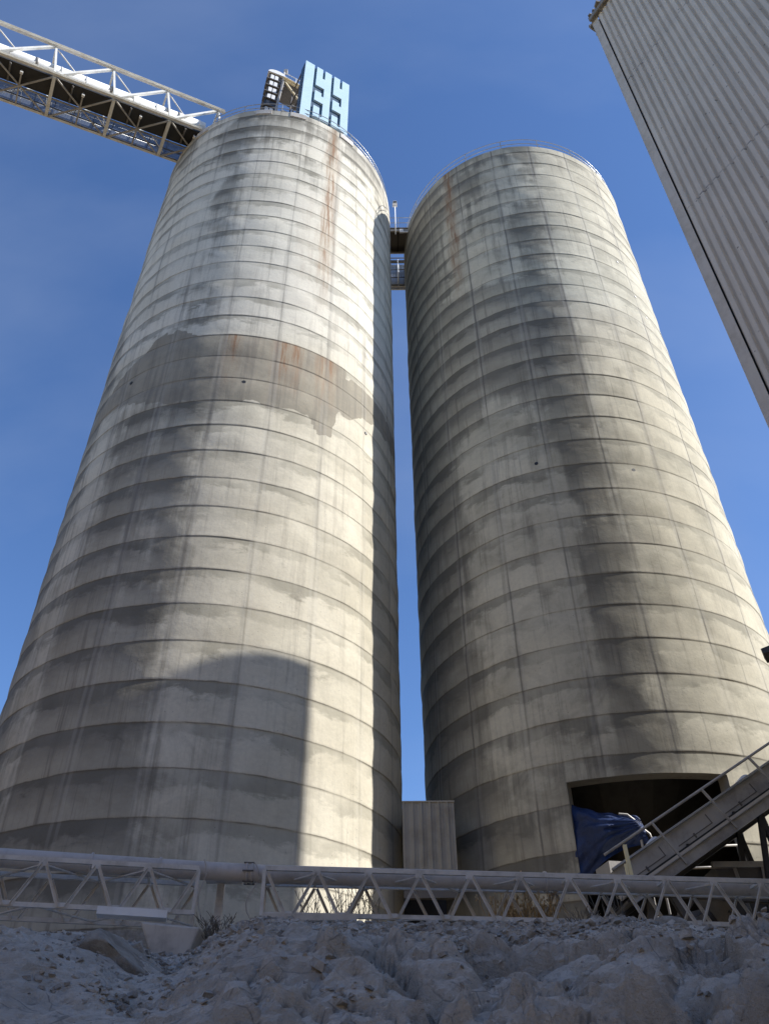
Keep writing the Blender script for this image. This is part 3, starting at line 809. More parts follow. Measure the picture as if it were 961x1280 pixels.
# ------------------------------------------------------------------ pipe trusses
def truss(A, B, h, w, nb, label, start_up=True, group='pipe bridge trusses over the rock bank'):
    A = Vector(A); B = Vector(B); d = (B-A).normalized(); n = Vector((-d.y, d.x, 0)).normalized(); Z = Vector((0,0,1))
    t = empty('pipe_truss', (A+B)/2 - Z*0, label, 'truss', group)
    for off in (0, w):
        MB().angle(A+n*off+Z*h, B+n*off+Z*h, .066, .010, flip=-1).build('top_chord', M['truss'], t)
        MB().angle(A+n*off, B+n*off, .066, .010, flip=-1).build('bottom_chord', M['truss'], t)
        for e in (A, B):
            MB().bar(e+n*off, e+n*off+Z*h, .055, .055).build('end_post', M['truss'], t)
    Lb = (B-A).length/nb
    for off in (0, w):
        for i in range(nb):
            a = A + d*(i*Lb) + n*off; m_ = a + d*Lb/2; b = a + d*Lb
            k = .06
            MB().angle(a + d*k + Z*(h-.02) - n*.004, m_ - d*.03 + Z*.03 - n*.004, .046, .007, up=-n).build('diagonal', M['truss'], t)
            MB().angle(m_ + d*.05 + Z*.03 - n*.004, b - d*k*.3 + Z*(h-.02) - n*.004, .046, .007, up=-n).build('diagonal', M['truss'], t)
    for i in range(nb+1):
        a = A + d*(i*Lb)
        rz = math.atan2(d.y, d.x)
        if 0 < i < nb: MB().box(a + Z*(h-.035) - n*.013, (.13, .008, .07), rz).build('gusset', M['truss'], t)
        if i < nb: MB().box(a + d*Lb/2 + Z*.045 - n*.013, (.12, .008, .065), rz).build('gusset', M['truss'], t)
        MB().bar(a + n*.03 + Z*(h+.01), a + n*(w-.03) + Z*(h+.01), .04, .04).build('cross_strut', M['truss'], t)
        if i < nb:
            e = a + d*Lb
            p, q = (a + n*.03, e + n*(w-.03)) if i % 2 else (a + n*(w-.03), e + n*.03)
            MB().bar(p + Z*(h-.035), q + Z*(h-.035), .045, .02).build('top_brace', M['truss'], t)
            MB().bar(p + Z*.03, q + Z*.03, .045, .02).build('bottom_brace', M['truss'], t)
    return t, d, n
# first truss: heading about 78 deg, its end near px 247
TA = Vector((-3.05, 13.70, 3.10)); dd = Vector((math.sin(math.radians(77.5)), math.cos(math.radians(77.5)), -.004))
t1, d1, n1 = truss(TA - dd*.795*8, TA, .66, .95, 8, 'dusty white lattice truss beside the cast concrete footing')
TB = Vector((-2.00, 13.80, 3.09)); de = Vector((math.sin(math.radians(83.6)), math.cos(math.radians(83.6)), -.004))
t2, d2, n2 = truss(TB, TB + de*.842*15, .69, .95, 15, 'long lattice truss running before the blue tarp and inclined conveyor')

# the pipe they carry
pp = empty('pipeline', (-2.6, 14.3, 3.9), 'grey dusty pipe lying along both lattice trusses', 'pipe')
pa = TA - dd*6.4 + n1*.48 + Vector((0,0,.66+.17)); pb = TA + n1*.48 + Vector((0,0,.66+.12))
pc = TB + n2*.48 + Vector((0,0,.69+.06)); pd = TB + de*12.6 + n2*.48 + Vector((0,0,.69+.05))
MB().path([pa, pa.lerp(pb, .5), pb, pb.lerp(pc, .5), pc, pc.lerp(pd, .5), pd], .145, 20).build('pipe_run', M['pipe'], pp)
def flange(p, d, w=.035, r=.168): return MB().tube(p - d*w/2, p + d*w/2, r, 20)
for p, d in ((pb.lerp(pc, .72), de), (pb.lerp(pc, .80), de), (pa.lerp(pb, .90), dd), (pa.lerp(pb, .73), dd), (pc.lerp(pd, .38), de), (pc.lerp(pd, .83), de)):
    flange(p, d).build('coupling', M['pipe'], pp)
mb = MB()
for k in range(6):
    t = 2*PI*k/6; q = pb.lerp(pc, .76) + Vector((0, math.cos(t)*.17, math.sin(t)*.17)); mb.tube(q - de*.09, q + de*.09, .014, 6)
mb.build('coupling_bolts', M['dgrey'], pp)
# hoses and cables hanging from it
for i, (x, y, zl, sw, lab) in enumerate(((-2.22, 14.22, 3.0, .10, 'thin cable hanging from the pipe at its bolted coupling'), (-3.02, 14.05, 3.1, .05, 'thin cable hanging where the first truss ends'))):
    pts = [(x + sw*math.sin(k*.9), y - .17*(1-k/8), 3.98 - (3.98-zl)*k/8) for k in range(9)]
    props(MB().path(pts, .011, 5).build('hanging_cable', M['pipe']), lab, 'cable')

sp_ = empty('pipe_support', (-2.86, 14.75, 2.9), 'single steel post propping the pipe between the two trusses', 'support post')
MB().bar((-2.86, 14.75, 2.8), (-2.86, 14.75, 3.84), .12, .12).build('post', M['truss'], sp_)
MB().bar((-3.1, 14.6, 3.83), (-2.5, 14.68, 3.83), .16, .05).build('saddle_beam', M['truss'], sp_)

def blockmesh(pts_lo, pts_hi):
    n = len(pts_lo); mb = MB()
    mb.add([Vector(p) for p in pts_lo] + [Vector(p) for p in pts_hi],
           [tuple(reversed(range(n))), tuple(range(n, 2*n))] + [(i, (i+1) % n, n+(i+1) % n, n+i) for i in range(n)])
    return mb
ft = blockmesh([(-3.42,13.25,2.30),(-3.0,13.3,2.35),(-2.95,14.0,2.4),(-3.42,14.0,2.4)],
               [(-3.72,13.2,2.90),(-2.84,13.32,2.84),(-2.84,14.1,2.88),(-3.7,14.1,2.92)]).build('concrete_footing', M['footing'])
props(ft, 'tapered pale concrete footing half buried under the end of the truss', 'footing')
bv = ft.modifiers.new('edge', 'BEVEL'); bv.width = .03; bv.segments = 2
pl1 = MB().bar(TA - dd*1.42 + Vector((0,-.04,-.035)), TA - dd*.38 + Vector((0,-.04,-.05)), .30, .11)
props(pl1.build('bearing_plate', M['bright']), 'bright white bearing plate under the truss next to the footing', 'plate')
pl2 = MB().bar(TB + de*.02 + Vector((0,-.03,-.05)), TB + de*1.5 + Vector((0,-.03,-.02)), .30, .10)
props(pl2.build('bearing_plate', M['footing']), 'dusty bearing beam under the start of the long truss', 'plate')

# ------------------------------------------------------------------ inclined conveyor in front of the opening
ic = empty('inclined_conveyor', (5.0, 17.4, 3.6), 'grey inclined conveyor with handrail climbing past the silo opening', 'conveyor')
IU = Vector((8.39-4.82, 0, 7.09-5.04)).normalized(); IW = Vector((-IU.z, 0, IU.x))
def ip(s, y, c): return Vector((4.82, 0, 4.07)) + IU*s + IW*c + Vector((0, y, 0))
SE = 13.0
MB().channel(ip(-.1, 17.0, .02), ip(SE, 17.0, .02), .08, .22, .012, up=IW).build('side_channel', M['grey'], ic)
MB().channel(ip(-.1, 18.5, .02), ip(SE, 18.5, .02), .08, .22, .012, up=IW).build('side_channel', M['dgrey'], ic)
MB().bar(ip(-.1, 17.22, .12), ip(SE, 17.22, .12), .36, .03, up=IW).build('walkway', M['grey'], ic)
MB().bar(ip(-.1, 17.46, .17), ip(SE, 17.46, .17), .05, .10, up=IW).build('kick_strip', M['trim'], ic)
mb = MB()
for s in (-1.0, SE):
    pass
mb.add([ip(s, y, c) for s in (.15, SE) for y, c in ((17.55, .24), (18.3, .24), (18.3, .66), (17.55, .66))], [(0,1,2,3),(4,7,6,5),(0,4,5,1),(1,5,6,2),(2,6,7,3),(3,7,4,0)])
mb.build('belt_casing', M['grey'], ic)
MB().bar(ip(-.1, 17.52, .215), ip(SE, 17.52, .215), .03, .09, up=IW).build('roller_gap', M['dark'], ic)  # solid dark strip stands in for the shaded gap at the rollers
MB().bar(ip(-.1, 17.9, .03), ip(SE, 17.9, .03), 1.4, .05, up=IW).build('under_tray', M['dgrey'], ic)
MB().bar(ip(.15, 17.50, .68), ip(SE, 17.50, .68), .10, .04, up=IW).build('casing_lip', M['rail'], ic)
for k in range(9):
    s = .35 + k*1.32
    mb = MB()
    mb.bar(ip(s, 17.545, .34), ip(s+.95, 17.545, .34), .012, .018, up=IW)
    mb.bar(ip(s+.95, 17.545, .33), ip(s+.95, 17.545, .55), .012, .018, up=IU)
    mb.bar(ip(s+.45, 17.54, .38), ip(s+.45, 17.54, .28), .03, .03, up=IU)
    mb.build('hatch_edge', M['dgrey'], ic)
    if k % 2 == 0:
        hb = MB(); n = 8; vs = []; fs = []
        for y in (17.56, 17.9):
            for i in range(n+1):
                t = PI*i/n; vs.append(ip(s+.95-.13*math.cos(t), y, .69+.07*math.sin(t)))
        for i in range(n): fs.append((i, i+1, n+2+i, n+1+i))
        fs.append(tuple(range(n, -1, -1))); fs.append(tuple(range(n+1, 2*n+2)))
        hb.add(vs, fs, True).build('lid_hump', M['bright'], ic)
    MB().bar(ip(s-.1, 17.05, .06), ip(s-.1, 18.45, .06), .07, .10, up=IW).build('cross_beam', M['dgrey'], ic)
    MB().box(ip(s+.15, 17.49, .22), (.08, .05, .11)).build('roller_bracket', M['dark'], ic)
rl = MB()
rl.tube(ip(0, 16.96, 1.07*.86), ip(SE, 16.96, 1.07*.86), .028, 8, up=IW)
ro = rl.build('handrail', M['grey'], ic)
for s in (1.28, 2.66, 4.04, 5.42, 6.8, 8.2):
    MB().bar(ip(s, 16.96, -.02) + Vector((.03, 0, 0)), ip(s, 16.96, .92) + Vector((-.03, 0, 0)), .055, .04).build('post', M['grey'], ro)
MB().bar(Vector((4.84, 16.96, 4.1)), Vector((4.80, 16.96, 5.06)), .075, .05).build('end_post', M['yellow'], ic, 'end post coloured pale yellow to look sunlit')
MB().bar(Vector((4.76, 16.93, 4.1)), Vector((4.74, 16.93, 4.68)), .05, .05).build('end_post', M['yellow'], ic)
for s in (3.4, 7.4):
    p = ip(s, 17.1, -.05)
    for dx in (-.45, .55):
        MB().bar(p, Vector((p.x+dx, 17.3, 2.4)), .10, .10).build('trestle_leg', M['dark'], ic)
        MB().bar(p + Vector((0, 1.3, 0)), Vector((p.x+dx, 18.5, 2.4)), .10, .10).build('trestle_leg', M['dark'], ic)

# ------------------------------------------------------------------ blue tarp inside the opening
def tarp():
    tl, tr_, brr, bl = Vector((4.95, 22.1, 7.72)), Vector((6.52, 21.35, 7.10)), Vector((6.62, 21.15, 6.35)), Vector((4.85, 21.9, 5.45))
    nu, nv = 90, 70; vs = []; fs = []
    for j in range(nv+1):
        for i in range(nu+1):
            u, v = i/nu, j/nv
            p = tl.lerp(tr_, u).lerp(bl.lerp(brr, u), v)
            # bottom edge pulled up toward the tie point
            p.z += .25*math.sin(PI*u)*v
            p.z -= .10*math.sin(PI*u)*(1-v)
            ang = math.atan2(v-.45, 1.08-u)
            f = math.sin(ang*26 + 2*noise.noise(Vector((u*3, v*3, 0))))*.035*(1-u*.55) + .16*noise.noise(Vector((u*4, v*4, 5))) + .015*noise.noise(Vector((u*14, v*14, 8)))
            p.y += f - .45*math.sin(PI*u*.9)*math.sin(PI*min(1, v*1.1))
            vs.append(p)
    for j in range(nv):
        for i in range(nu):
            a = j*(nu+1)+i; fs.append((a, a+1, a+nu+2, a+nu+1))
    return MB().add(vs, fs, True)
props(tarp().build('blue_tarp', M['tarp']), 'crumpled blue tarpaulin tied across the corner of the silo opening', 'tarpaulin')

hp = empty('guard_hoop', (6.5, 21.2, 4.0), 'bent pipe guard rails standing beside the blue tarpaulin', 'guard rail')
for i, (x, zt) in enumerate(((6.30, 7.10), (6.62, 6.75), (6.85, 6.3))):
    pts = [(x-.30, 21.2, zt), (x-.08, 21.2, zt-.02), (x+.08, 21.2, zt-.16), (x+.15, 21.2, zt-.45), (x+.17, 21.2, 4.0)]
    MB().path(pts, .032, 8).build('hoop', M['grey'], hp)
MB().tube((6.8, 21.3, 6.25), (9.0, 21.4, 6.35), .03, 8).build('rail', M['grey'], hp)
MB().tube((6.8, 21.3, 5.75), (9.0, 21.4, 5.85), .03, 8).build('rail', M['grey'], hp)
bxo = MB().box((5.95, 21.2, 5.55), (1.3, .8, .5), .2).build('tin_cover', M['grey'])
props(bxo, 'low grey box showing below the blue tarpaulin', 'box')

# clutter below the conveyor
def frame_thing(name, label, cat, bars, mat, loc):
    e = empty(name, loc, label, cat)
    for nm, p, q, w in bars: MB().bar(p, q, w, w).build(nm, mat, e)
    return e
frame_thing('steel_trestle', 'dark steel trestle with crossed braces under the inclined conveyor', 'trestle',
    [('leg', (5.0, 17.6, 2.6), (5.35, 17.6, 4.5), .12), ('leg', (6.5, 17.6, 2.6), (5.6, 17.6, 4.6), .14), ('beam', (4.4, 17.5, 4.35), (8.2, 17.7, 4.15), .14),
     ('brace', (5.0, 17.7, 2.9), (6.3, 17.7, 4.3), .07), ('brace', (6.4, 17.8, 2.8), (5.2, 17.8, 4.3), .07), ('leg', (7.8, 17.6, 2.4), (7.8, 17.6, 4.4), .16),
     ('beam', (3.9, 17.9, 3.25), (9.2, 17.9, 3.0), .16), ('brace', (7.0, 17.5, 2.9), (7.8, 17.5, 4.2), .07)], M['dgrey'], (6, 17.6, 2.6))
hb = empty('feed_hopper', (7.9, 19.0, 3.2), 'grimy steel hopper with sloping sides beneath the inclined conveyor', 'hopper')
blockmesh([(7.7,18.6,3.0),(8.3,18.6,3.0),(8.3,19.2,3.0),(7.7,19.2,3.0)], [(6.9,18.0,4.9),(9.6,18.0,4.9),(9.6,19.9,4.9),(6.9,19.9,4.9)]).build('body', M['dgrey'], hb)
MB().bar((6.85,17.97,4.93),(9.65,17.97,4.93),.10,.12).build('rim', M['grey'], hb)
for x in (7.3, 7.9, 8.6): MB().bar((x,17.95,4.9),(7.75+(x-7.3)*.35,18.55,3.1),.06,.05).build('rib', M['grey'], hb)
sc_ = empty('screw_conveyor', (6.0, 19.6, 3.6), 'round screw conveyor casing low inside the silo opening', 'conveyor')
MB().tube((4.6, 20.2, 3.7), (8.6, 19.4, 4.5), .28, 18).build('casing', M['dgrey'], sc_)
for t in (.2, .5, .8):
    p = Vector((4.6,20.2,3.7)).lerp(Vector((8.6,19.4,4.5)), t); flange(p, Vector((4,-.8,.8)).normalized(), .05, .34).build('flange', M['grey'], sc_)
MB().box((4.7, 20.1, 4.1), (.5, .5, .45), .2).build('drive_box', M['grey'], sc_)
dr = empty('steel_drum', (4.35, 18.6, 2.7), 'dark steel drum standing behind the truss near the tarp', 'drum')
MB().tube((4.35, 18.6, 2.7), (4.35, 18.6, 3.75), .29, 20).build('shell', M['dgrey'], dr)
for z in (3.05, 3.4, 3.74): MB().tube((4.35, 18.6, z-.012), (4.35, 18.6, z+.012), .30, 20).build('hoop', M['grey'], dr)
sh = MB(); rr = random.Random(21)
e = empty('scrap_heap', (6.8, 18.3, 2.8), 'heap of bent sheet metal scrap under the inclined conveyor', 'scrap')
for k in range(16):
    p = Vector((rr.uniform(5.4, 8.6), rr.uniform(17.6, 19.2), rr.uniform(2.9, 3.9)))
    d = Vector((rr.uniform(-1, 1), rr.uniform(-.4, .4), rr.uniform(-.5, .7))).normalized()*rr.uniform(.25, .7)
    MB().bar(p-d, p+d, rr.uniform(.04, .30), .015, up=(rr.uniform(-1,1), rr.uniform(-1,1), 1)).build('sheet_offcut', M[rr.choice(['dgrey','grey','rail','dark','bright'])], e)

# floodlight at the edge
fl = empty('floodlight', (8.05, 15.0, 8.2), 'small black floodlight on a bracket high over the inclined conveyor', 'floodlight')
MB().prism((7.98, 14.9, 8.36), (8.12, 15.15, 8.26), [(-.10,-.08),(.10,-.08),(.13,.06),(.05,.10),(-.13,.06)]).build('lamp_head', M['lamp'], fl)
MB().bar((8.02, 15.05, 8.42), (8.35, 15.05, 8.62), .07, .07).build('bracket', M['lamp'], fl)
MB().bar((8.22, 15.05, 8.30), (8.75, 15.05, 8.40), .12, .12).build('arm', M['lamp'], fl)
MB().bar((8.75, 15.05, 2.0), (8.75, 15.05, 8.7), .12, .12).build('mast', M['lamp'], fl)

# ------------------------------------------------------------------ ground
def lerp_tab(t, x):
    if x <= t[0][0]: return t[0][1]
    for (a, va), (b, vb) in zip(t, t[1:]):
        if x <= b: return va + (vb-va)*(x-a)/(b-a)
    return t[-1][1]
T0 = [(2.0,-1.6),(3.2,-1.5),(4.6,-.5),(5.8,.40),(6.6,.84),(7.3,1.14),(8.3,1.42),(9.4,1.70),(10.8,2.03),(12.2,2.44),(13.0,2.73),(15.5,2.80),(18.5,2.7),(21,2.7),(30,2.5),(60,2.4)]
def bump(x, y, cx, cy, rx, ry, h):
    q = ((x-cx)/rx)**2 + ((y-cy)/ry)**2
    return h*math.exp(-q)
def gz(x, y):
    z = lerp_tab(T0, y)
    if x < -9 or x > 11:
        k = ss(9, 30, abs(x)); z = z*(1-k*.5) - .3*k
    # unseen quarry-like walls added to block sky light and bounce warm light
    z += 24*ss(-12, -34, y + 5*noise.noise(Vector((x*.04, 0, 2))) + 2.5*noise.noise(Vector((x*.2, y*.2, 6))))
    if y > -34: z += 20*ss(-22, -44, x + 4*noise.noise(Vector((0, y*.05, 4))))*ss(60, 30, y)
    # shape of the bank
    fy = ss(5.6, 7.6, y)*ss(13.2, 12.0, y)
    wob = .5*noise.noise(Vector((y*.5, 3, x*.3)))
    def ridge(x0, x1, w, h):                        # from (x0, y=12.5) to (x1, y=7)
        xc = x1 + (x0-x1)*(y-7)/5.5 + wob
        return h*math.exp(-((x-xc)/w)**2)*fy
    z += ridge(-4.6, -3.3, .95, .26) + ridge(-1.5, -1.0, .85, .24)
    z -= ridge(-2.9, -2.15, .38, .26) + ridge(.3, .25, .22, .10) + ridge(1.5, 1.25, .16, .20) + ridge(4.4, 3.7, .25, .14)
    z += ridge(3.2, 2.4, .8, .20) + ridge(6.0, 4.7, .7, .16)
    z -= bump(x, y, -3.2, 12.7, .8, .9, .38)
    z += bump(x, y, 1.9, 11.6, 1.0, .6, .08) + bump(x, y, .2, 12.6, 1.6, .6, .07)
    z -= bump(x, y, -6.3, 12.0, 2.2, 2.2, .26)
    z -= ss(4.3, 7.5, x)*ss(9, 13, y)*ss(30, 20, y)*.75      # falls away to the far side
    z -= ss(3.8, 6.0, x)*ss(14, 15.5, y)*.5
    return z
VC = {}
def facet(p, sc, tilt, amp, sd):
    d, pts = noise.voronoi(Vector((p[0]*sc, p[1]*sc, sd)))
    c = pts[0]
    key = (round(c.x, 3), round(c.y, 3), sd)
    if key not in VC:
        r = random.Random(hash(key) & 0xffffff); VC[key] = (r.uniform(-1, 1), r.uniform(-1, 1), r.uniform(-1, 1))
    a, b, c2 = VC[key]
    e = min(1, (d[1]-d[0])*9)
    return (amp*c2 + tilt*((p[0]*sc-c.x)*a + (p[1]*sc-c.y)*b)/sc)*(.3+.7*e) - amp*.25*(1-e)
def detail(x, y):
    zone = ss(-13, -9, x)*ss(15, 10, x)*ss(2.5, 4.5, y)*ss(17, 15, y)
    if zone <= 0: return 0
    w1_ = noise.noise(Vector((x*.9, y*.9, 3)))*.35
    w2_ = noise.noise(Vector((x*2.7, y*2.7, 33)))*.12
    face = ss(10.2, 8.6, y + w1_*2 - .5*ss(-1, 1.5, x))      # fractured lower face
    rough = .16 + .84*face*ss(-3.0, .2, x + w1_*2)
    up = .35 + .65*ss(11.6, 9.0, y)
    z = rough*(.45+.55*ss(-.4, .6, x))*facet((x+w1_+w2_, y*1.15+w1_), .75, .42, .17, 1.3)
    z += rough*facet((x+w2_, y*1.3+w2_), 2.3, .42, .060, 4.1)
    pt = .25 + 1.1*ss(-.15, .4, noise.noise(Vector((x*.7, y*.9, 51))))
    z += rough*pt*facet((x+w2_*.5, y*1.2), 5.6, .5, .030, 7.7)
    z += (.15+.5*rough)*pt*facet((x, y), 12.5, .5, .011, 2.7)
    z += .07*noise.fractal(Vector((x*.6, y*.8, 1)), .9, 2.1, 3)
    z += .026*noise.fractal(Vector((x*2.0, y*2.4, 5)), .6, 2.1, 5)
    z += .016*noise.fractal(Vector((x*7, y*8, 15)), .6, 2.1, 4)
    z += .06*(.5-abs(noise.noise(Vector((x*1.7+2, y*2.1, 9)))*1.6))*(1.2-rough)
    # ledges of the bedded rock
    b = gz(x, y) + z
    t = b/.27 + 1.8*noise.noise(Vector((x*.8, y*.8, 40))) + .35*x*.3
    f = t - math.floor(t)
    z += rough*.085*(ss(.12, .6, f) - f)*(.4+1.2*abs(noise.noise(Vector((x*1.1, y*1.1, 77)))))
    return z*zone*up
def ground_mesh():
    def axis(lo, hi, step, far, n=26):
        core = list(np.arange(lo, hi+1e-6, step))
        g = [far*((i/n)**2.6) for i in range(1, n+1)]
        return [lo - q for q in reversed(g)] + core + [hi + q for q in g]
    xs = axis(-8.2, 9.2, .031, 900)
    ys = axis(5.6, 14.0, .031, 900)
    V = []; nx = len(xs)
    for y in ys:
        for x in xs:
            V.append((x, y, gz(x, y) + detail(x, y)))
    F = []
    for j in range(len(ys)-1):
        for i in range(nx-1):
            a = j*nx+i; F.append((a, a+1, a+nx+1, a+nx))
    me = bpy.data.meshes.new('ground'); me.from_pydata(V, [], F)
    sm = []
    for f in F:
        a = V[f[0]]; b = V[f[1]]; c = V[f[3]]
        sl_ = max(abs(b[2]-a[2]), abs(c[2]-a[2]))
        sm.append(sl_ < .017 or not (5 < a[1] < 14 and -8.3 < a[0] < 9.3))
    me.polygons.foreach_set('use_smooth', sm)
    me.materials.append(M['ground']); me.update()
    o = bpy.data.objects.new('ground', me); COL.objects.link(o)
    o['kind'] = 'structure'
    return o
ground_mesh()
def zg(x, y): return gz(x, y) + detail(x, y)

# stones
def stone(rnd, c, r, flat=.7, sub=1, ncut=7):
    import bmesh
    bm = bmesh.new(); bmesh.ops.create_icosphere(bm, subdivisions=sub, radius=1)
    off = Vector((rnd.uniform(0, 50), rnd.uniform(0, 50), rnd.uniform(0, 50)))
    cuts = [(Vector((rnd.uniform(-1,1), rnd.uniform(-1,1), rnd.uniform(-.6,1))).normalized(), rnd.uniform(.45, .8)) for _ in range(ncut)]
    rot = Matrix.Rotation(rnd.uniform(0, 6.28), 3, 'Z') @ Matrix.Rotation(rnd.uniform(-.3, .3), 3, 'X')
    sx, sy = rnd.uniform(.8, 1.3), rnd.uniform(.7, 1.0)
    vs = []
    for v in bm.verts:
        p = v.co.copy()
        for n_, d_ in cuts:
            q = p.dot(n_) - d_
            if q > 0: p -= n_*q
        p *= 1 + .10*noise.noise(p*2.2 + off) + .035*noise.noise(p*6 + off)
        p = rot @ Vector((p.x*sx, p.y*sy, p.z*flat))
        vs.append(Vector(c) + p*r)
    fs = [tuple(v.index for v in f.verts) for f in bm.faces]
    bm.free()
    return vs, fs
rnd = random.Random(5)
vs, fs = stone(rnd, (-3.0, 10.0, zg(-3.0, 10.0)-.20), .66, .66, 5, 4)
props(MB().add(vs, fs, True).build('boulder', M['boulder']), 'smooth brown boulder bedded in pale dust below the footing', 'boulder')
spots = [((-5.7, 9.9), .08, 'small pale stone perched beside the dusty hump'), ((.28, 9.3), .06, 'round pale pebble on the slope under the shale'),
         ((1.55, 8.05), .06, 'square pale stone at the head of the rock face'), ((-1.55, 7.9), .07, 'loose rounded stone low on the dust slope'),
         ((-1.25, 7.75), .05, 'smaller stone in the cluster low on the dust slope'), ((-1.75, 8.2), .045, 'tiny stone above the cluster on the dust slope'),
         ((3.9, 12.6), .30, 'rough block of rock at the crest below the long truss'), ((5.5, 12.9), .32, 'dark block of rock where the bank falls away'),
         ((-2.7, 8.3), .10, 'grey stone lodged in the gully below the boulder')]
for (x, y), r, lab in spots:
    vs, fs = stone(rnd, (x, y, zg(x, y)+(r*.2 if r < .2 else -r*.25)), r, .75, 3)
    props(MB().add(vs, fs, False).build('stone', M['stone'] if r < .2 else M['boulder']), lab, 'stone', 'loose stones on the bank')

# shale chips along the crest
ch = MB(); rnd = random.Random(9)
def chips(n, fx, fy, s0_, s1_):
    for _ in range(n):
        x, y = fx(), fy()
        if not (-8 < x < 9): continue
        s_ = rnd.uniform(s0_, s1_)*(1 if rnd.random() > .08 else 2.0)
        c = Vector((x, y, zg(x, y) + s_*.18))
        k = rnd.choice((4, 5, 6)); base = []
        R3 = Matrix.Rotation(rnd.uniform(0, 6.28), 3, 'Z') @ Matrix.Rotation(rnd.uniform(-.6, .6), 3, 'X') @ Matrix.Rotation(rnd.uniform(-.6, .6), 3, 'Y')
        th = s_*rnd.uniform(.12, .4)
        for h in (-th, th):
            for i in range(k):
                t = 2*PI*i/k + rnd.uniform(-.3, .3); rr_ = s_*rnd.uniform(.6, 1.1)*(1 if h < 0 else .85)
                base.append(c + R3 @ Vector((rr_*math.cos(t), rr_*.7*math.sin(t), h)))
        ch.add(base, [tuple(reversed(range(k))), tuple(range(k, 2*k))] + [(i, (i+1) % k, k+(i+1) % k, k+i) for i in range(k)])
chips(6000, lambda: rnd.gauss(.6, 1.7), lambda: 13.3 - abs(rnd.gauss(0, 1.5)), .025, .065)
chips(900, lambda: rnd.gauss(-2.6, .5), lambda: 12.9 - abs(rnd.gauss(0, 1.0)), .02, .06)
chips(1500, lambda: rnd.uniform(-7, 8), lambda: rnd.uniform(7, 13.5), .012, .035)
def clustered(n, s0_, s1_):
    for _ in range(n):
        cx, cy = rnd.uniform(-6, 6.5), rnd.uniform(6.6, 12.6)
        m_ = rnd.randint(3, 22); sp = rnd.uniform(.08, .45)
        chips(m_, lambda: rnd.gauss(cx, sp), lambda: rnd.gauss(cy, sp), s0_, s1_*rnd.uniform(.5, 1))
clustered(230, .012, .07)
ch.build('shale_rubble', M['rubble2'], None, kind='stuff', label='grey shale chips strewn along the crest of the bank', cat='rubble')

# dry weeds behind and below the trusses
def weed(name, x, y, h, n, label, mat, spread=.35, heads=True, z=None):
    r = random.Random(int(x*100)+n); z0 = (zg(x, y) if z is None else z) - .03
    e = empty(name, (x, y, z0), label, 'weed', 'dry weeds along the trusses')
    st = MB(); hdm = MB()
    for _ in range(n):
        a = r.uniform(0, 6.28); l = (h+.3)*r.uniform(.5, 1.1); lean = r.uniform(.05, spread)
        b = Vector((x + r.uniform(-.12, .12)*spread*4, y + r.uniform(-.1, .1), z0))
        pts = [b + Vector((math.cos(a)*lean*t*t, math.sin(a)*lean*t*t, l*t)) for t in (0, .35, .7, 1)]
        st.path(pts, .0055, 4)
        for q in range(r.randint(1, 3)):
            t = r.uniform(.35, .8); m_ = pts[1].lerp(pts[3], t); a2 = r.uniform(0, 6.28)
            e2 = m_ + Vector((math.cos(a2)*.10, math.sin(a2)*.10, .11)); st.path([m_, m_.lerp(e2, .6) + Vector((0, 0, .01)), e2], .004, 4)
            if heads: st.box(e2, (.022, .022, .04), a2)
        if heads:
            for k in range(4): st.box(pts[3] + Vector((r.uniform(-.02, .02), r.uniform(-.02, .02), -k*.03)), (.026, .026, .032), r.uniform(0, 3))
    st.build('foliage', mat, e)
W = [(-1.35, 15.2, .85, 22, 'dry weed clump against the sunlit strip at the truss start', 'twig'), (-.75, 15.3, 1.0, 26, 'taller dry weed clump in the sunlit strip of wall', 'twig'),
     (-.35, 15.1, .75, 20, 'low dry weed clump at the end of the sunlit strip', 'twig'),
     (1.95, 15.4, .80, 26, 'golden dry grass tuft behind the long truss', 'straw'), (2.35, 15.5, .95, 30, 'tallest golden dry grass tuft behind the long truss', 'straw'),
     (2.75, 15.3, .75, 24, 'golden dry grass tuft next to the bare twigs', 'straw'), (3.15, 14.2, .15, 26, 'bare grey twigs tangled in the long truss', 'twig'),
     (-2.65, 13.7, .12, 34, 'low tangle of bare twigs beside the concrete footing', 'twig'), (4.1, 15.9, 1.0, 18, 'thin dry stalks in front of the silo opening', 'twig'),
     (-6.9, 11.5, .25, 12, 'little dry sprig on the dust near the foundation ring', 'twig')]
for x, y, h, n_, lab, mt in W: weed('dry_weed', x, y, h, n_, lab, M[mt], heads=(mt == 'straw'))

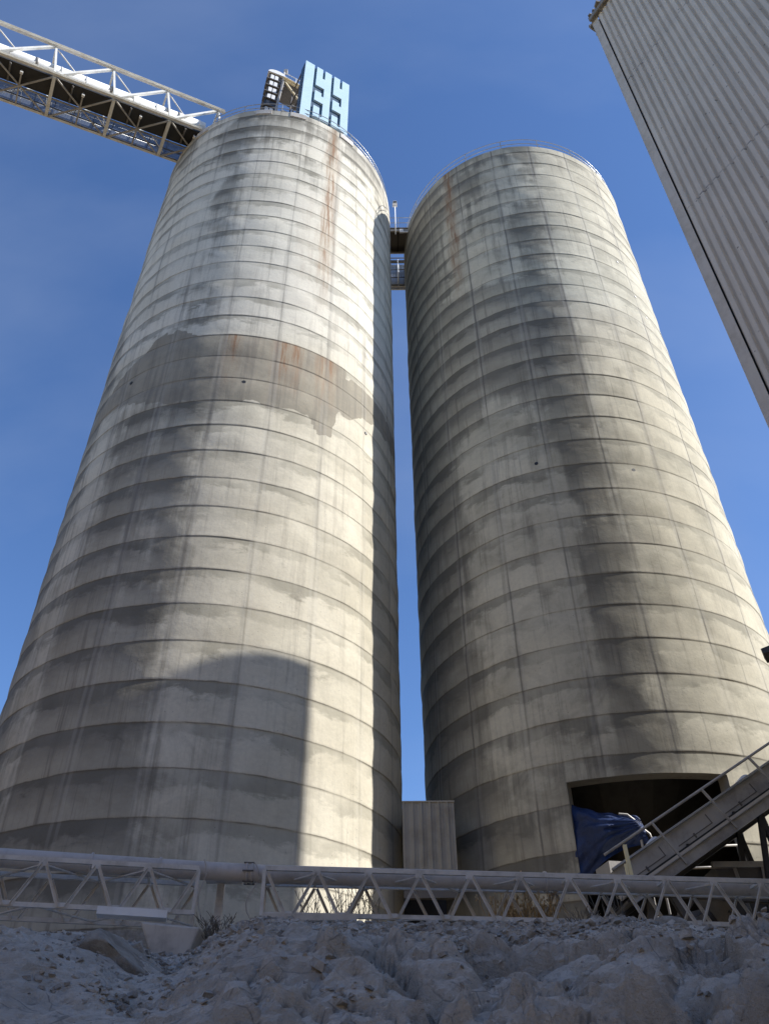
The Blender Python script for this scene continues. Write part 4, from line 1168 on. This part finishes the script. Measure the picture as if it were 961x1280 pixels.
# ------------------------------------------------------------------ light
SUN_H, SUN_E = 98.2, 41.0
w = bpy.data.worlds.new('World'); S.world = w; w.use_nodes = True
nt = w.node_tree; bg = nt.nodes['Background']
sky = nt.nodes.new('ShaderNodeTexSky'); sky.sky_type = 'NISHITA'; sky.sun_disc = False
sky.sun_elevation = math.radians(SUN_E); sky.sun_rotation = math.radians(SUN_H)
sky.altitude = 900; sky.air_density = 1.0; sky.dust_density = .3; sky.ozone_density = 3.0
tc = nt.nodes.new('ShaderNodeTexCoord'); mp = nt.nodes.new('ShaderNodeMapping'); mp.inputs['Scale'].default_value = (1.2, 3.0, 2.0)
mp.inputs['Rotation'].default_value = (0, .5, .6)
ns = nt.nodes.new('ShaderNodeTexNoise'); ns.inputs['Scale'].default_value = 1.6; ns.inputs['Detail'].default_value = 6; ns.inputs['Roughness'].default_value = .5
rmp = nt.nodes.new('ShaderNodeMapRange'); rmp.inputs[1].default_value = .45; rmp.inputs[2].default_value = .8; rmp.inputs[3].default_value = 0; rmp.inputs[4].default_value = .15
mx = nt.nodes.new('ShaderNodeMix'); mx.data_type = 'RGBA'
nt.links.new(tc.outputs['Generated'], mp.inputs[0]); nt.links.new(mp.outputs[0], ns.inputs['Vector']); nt.links.new(ns.outputs[0], rmp.inputs[0])
nt.links.new(rmp.outputs[0], mx.inputs[0]); tn = nt.nodes.new('ShaderNodeMix'); tn.data_type = 'RGBA'; tn.blend_type = 'MULTIPLY'; tn.inputs[0].default_value = 1
tn.inputs[7].default_value = (.90, 1.09, 1.34, 1); nt.links.new(sky.outputs[0], tn.inputs[6]); nt.links.new(tn.outputs[2], mx.inputs[6]); mx.inputs[7].default_value = (4.2, 4.8, 6.0, 1)
nt.links.new(mx.outputs[2], bg.inputs['Color']); bg.inputs['Strength'].default_value = .15

sl = bpy.data.lights.new('sun', 'SUN'); sl.energy = 7.4; sl.angle = math.radians(.53); sl.color = (1.0, .965, .91)
so = bpy.data.objects.new('sun', sl); COL.objects.link(so)
sd = Vector((math.sin(math.radians(SUN_H))*math.cos(math.radians(SUN_E)), math.cos(math.radians(SUN_H))*math.cos(math.radians(SUN_E)), math.sin(math.radians(SUN_E))))
so.rotation_euler = sd.to_track_quat('Z', 'Y').to_euler()
so.location = sd*80

# ------------------------------------------------------------------ camera
cam = bpy.data.cameras.new('camera'); co = bpy.data.objects.new('camera', cam); COL.objects.link(co)
cam.sensor_fit = 'VERTICAL'; cam.sensor_height = 36; cam.lens = 1005.3/1280*36
cam.clip_end = 4000; cam.clip_start = .05
co.matrix_world = Matrix.Rotation(math.radians(90) + .684753, 4, 'X') @ Matrix.Rotation(-.00968, 4, 'Z')
S.camera = co
S.view_settings.view_transform = 'Standard'; S.view_settings.look = 'None'; S.view_settings.exposure = 0
S.render.engine = 'CYCLES'
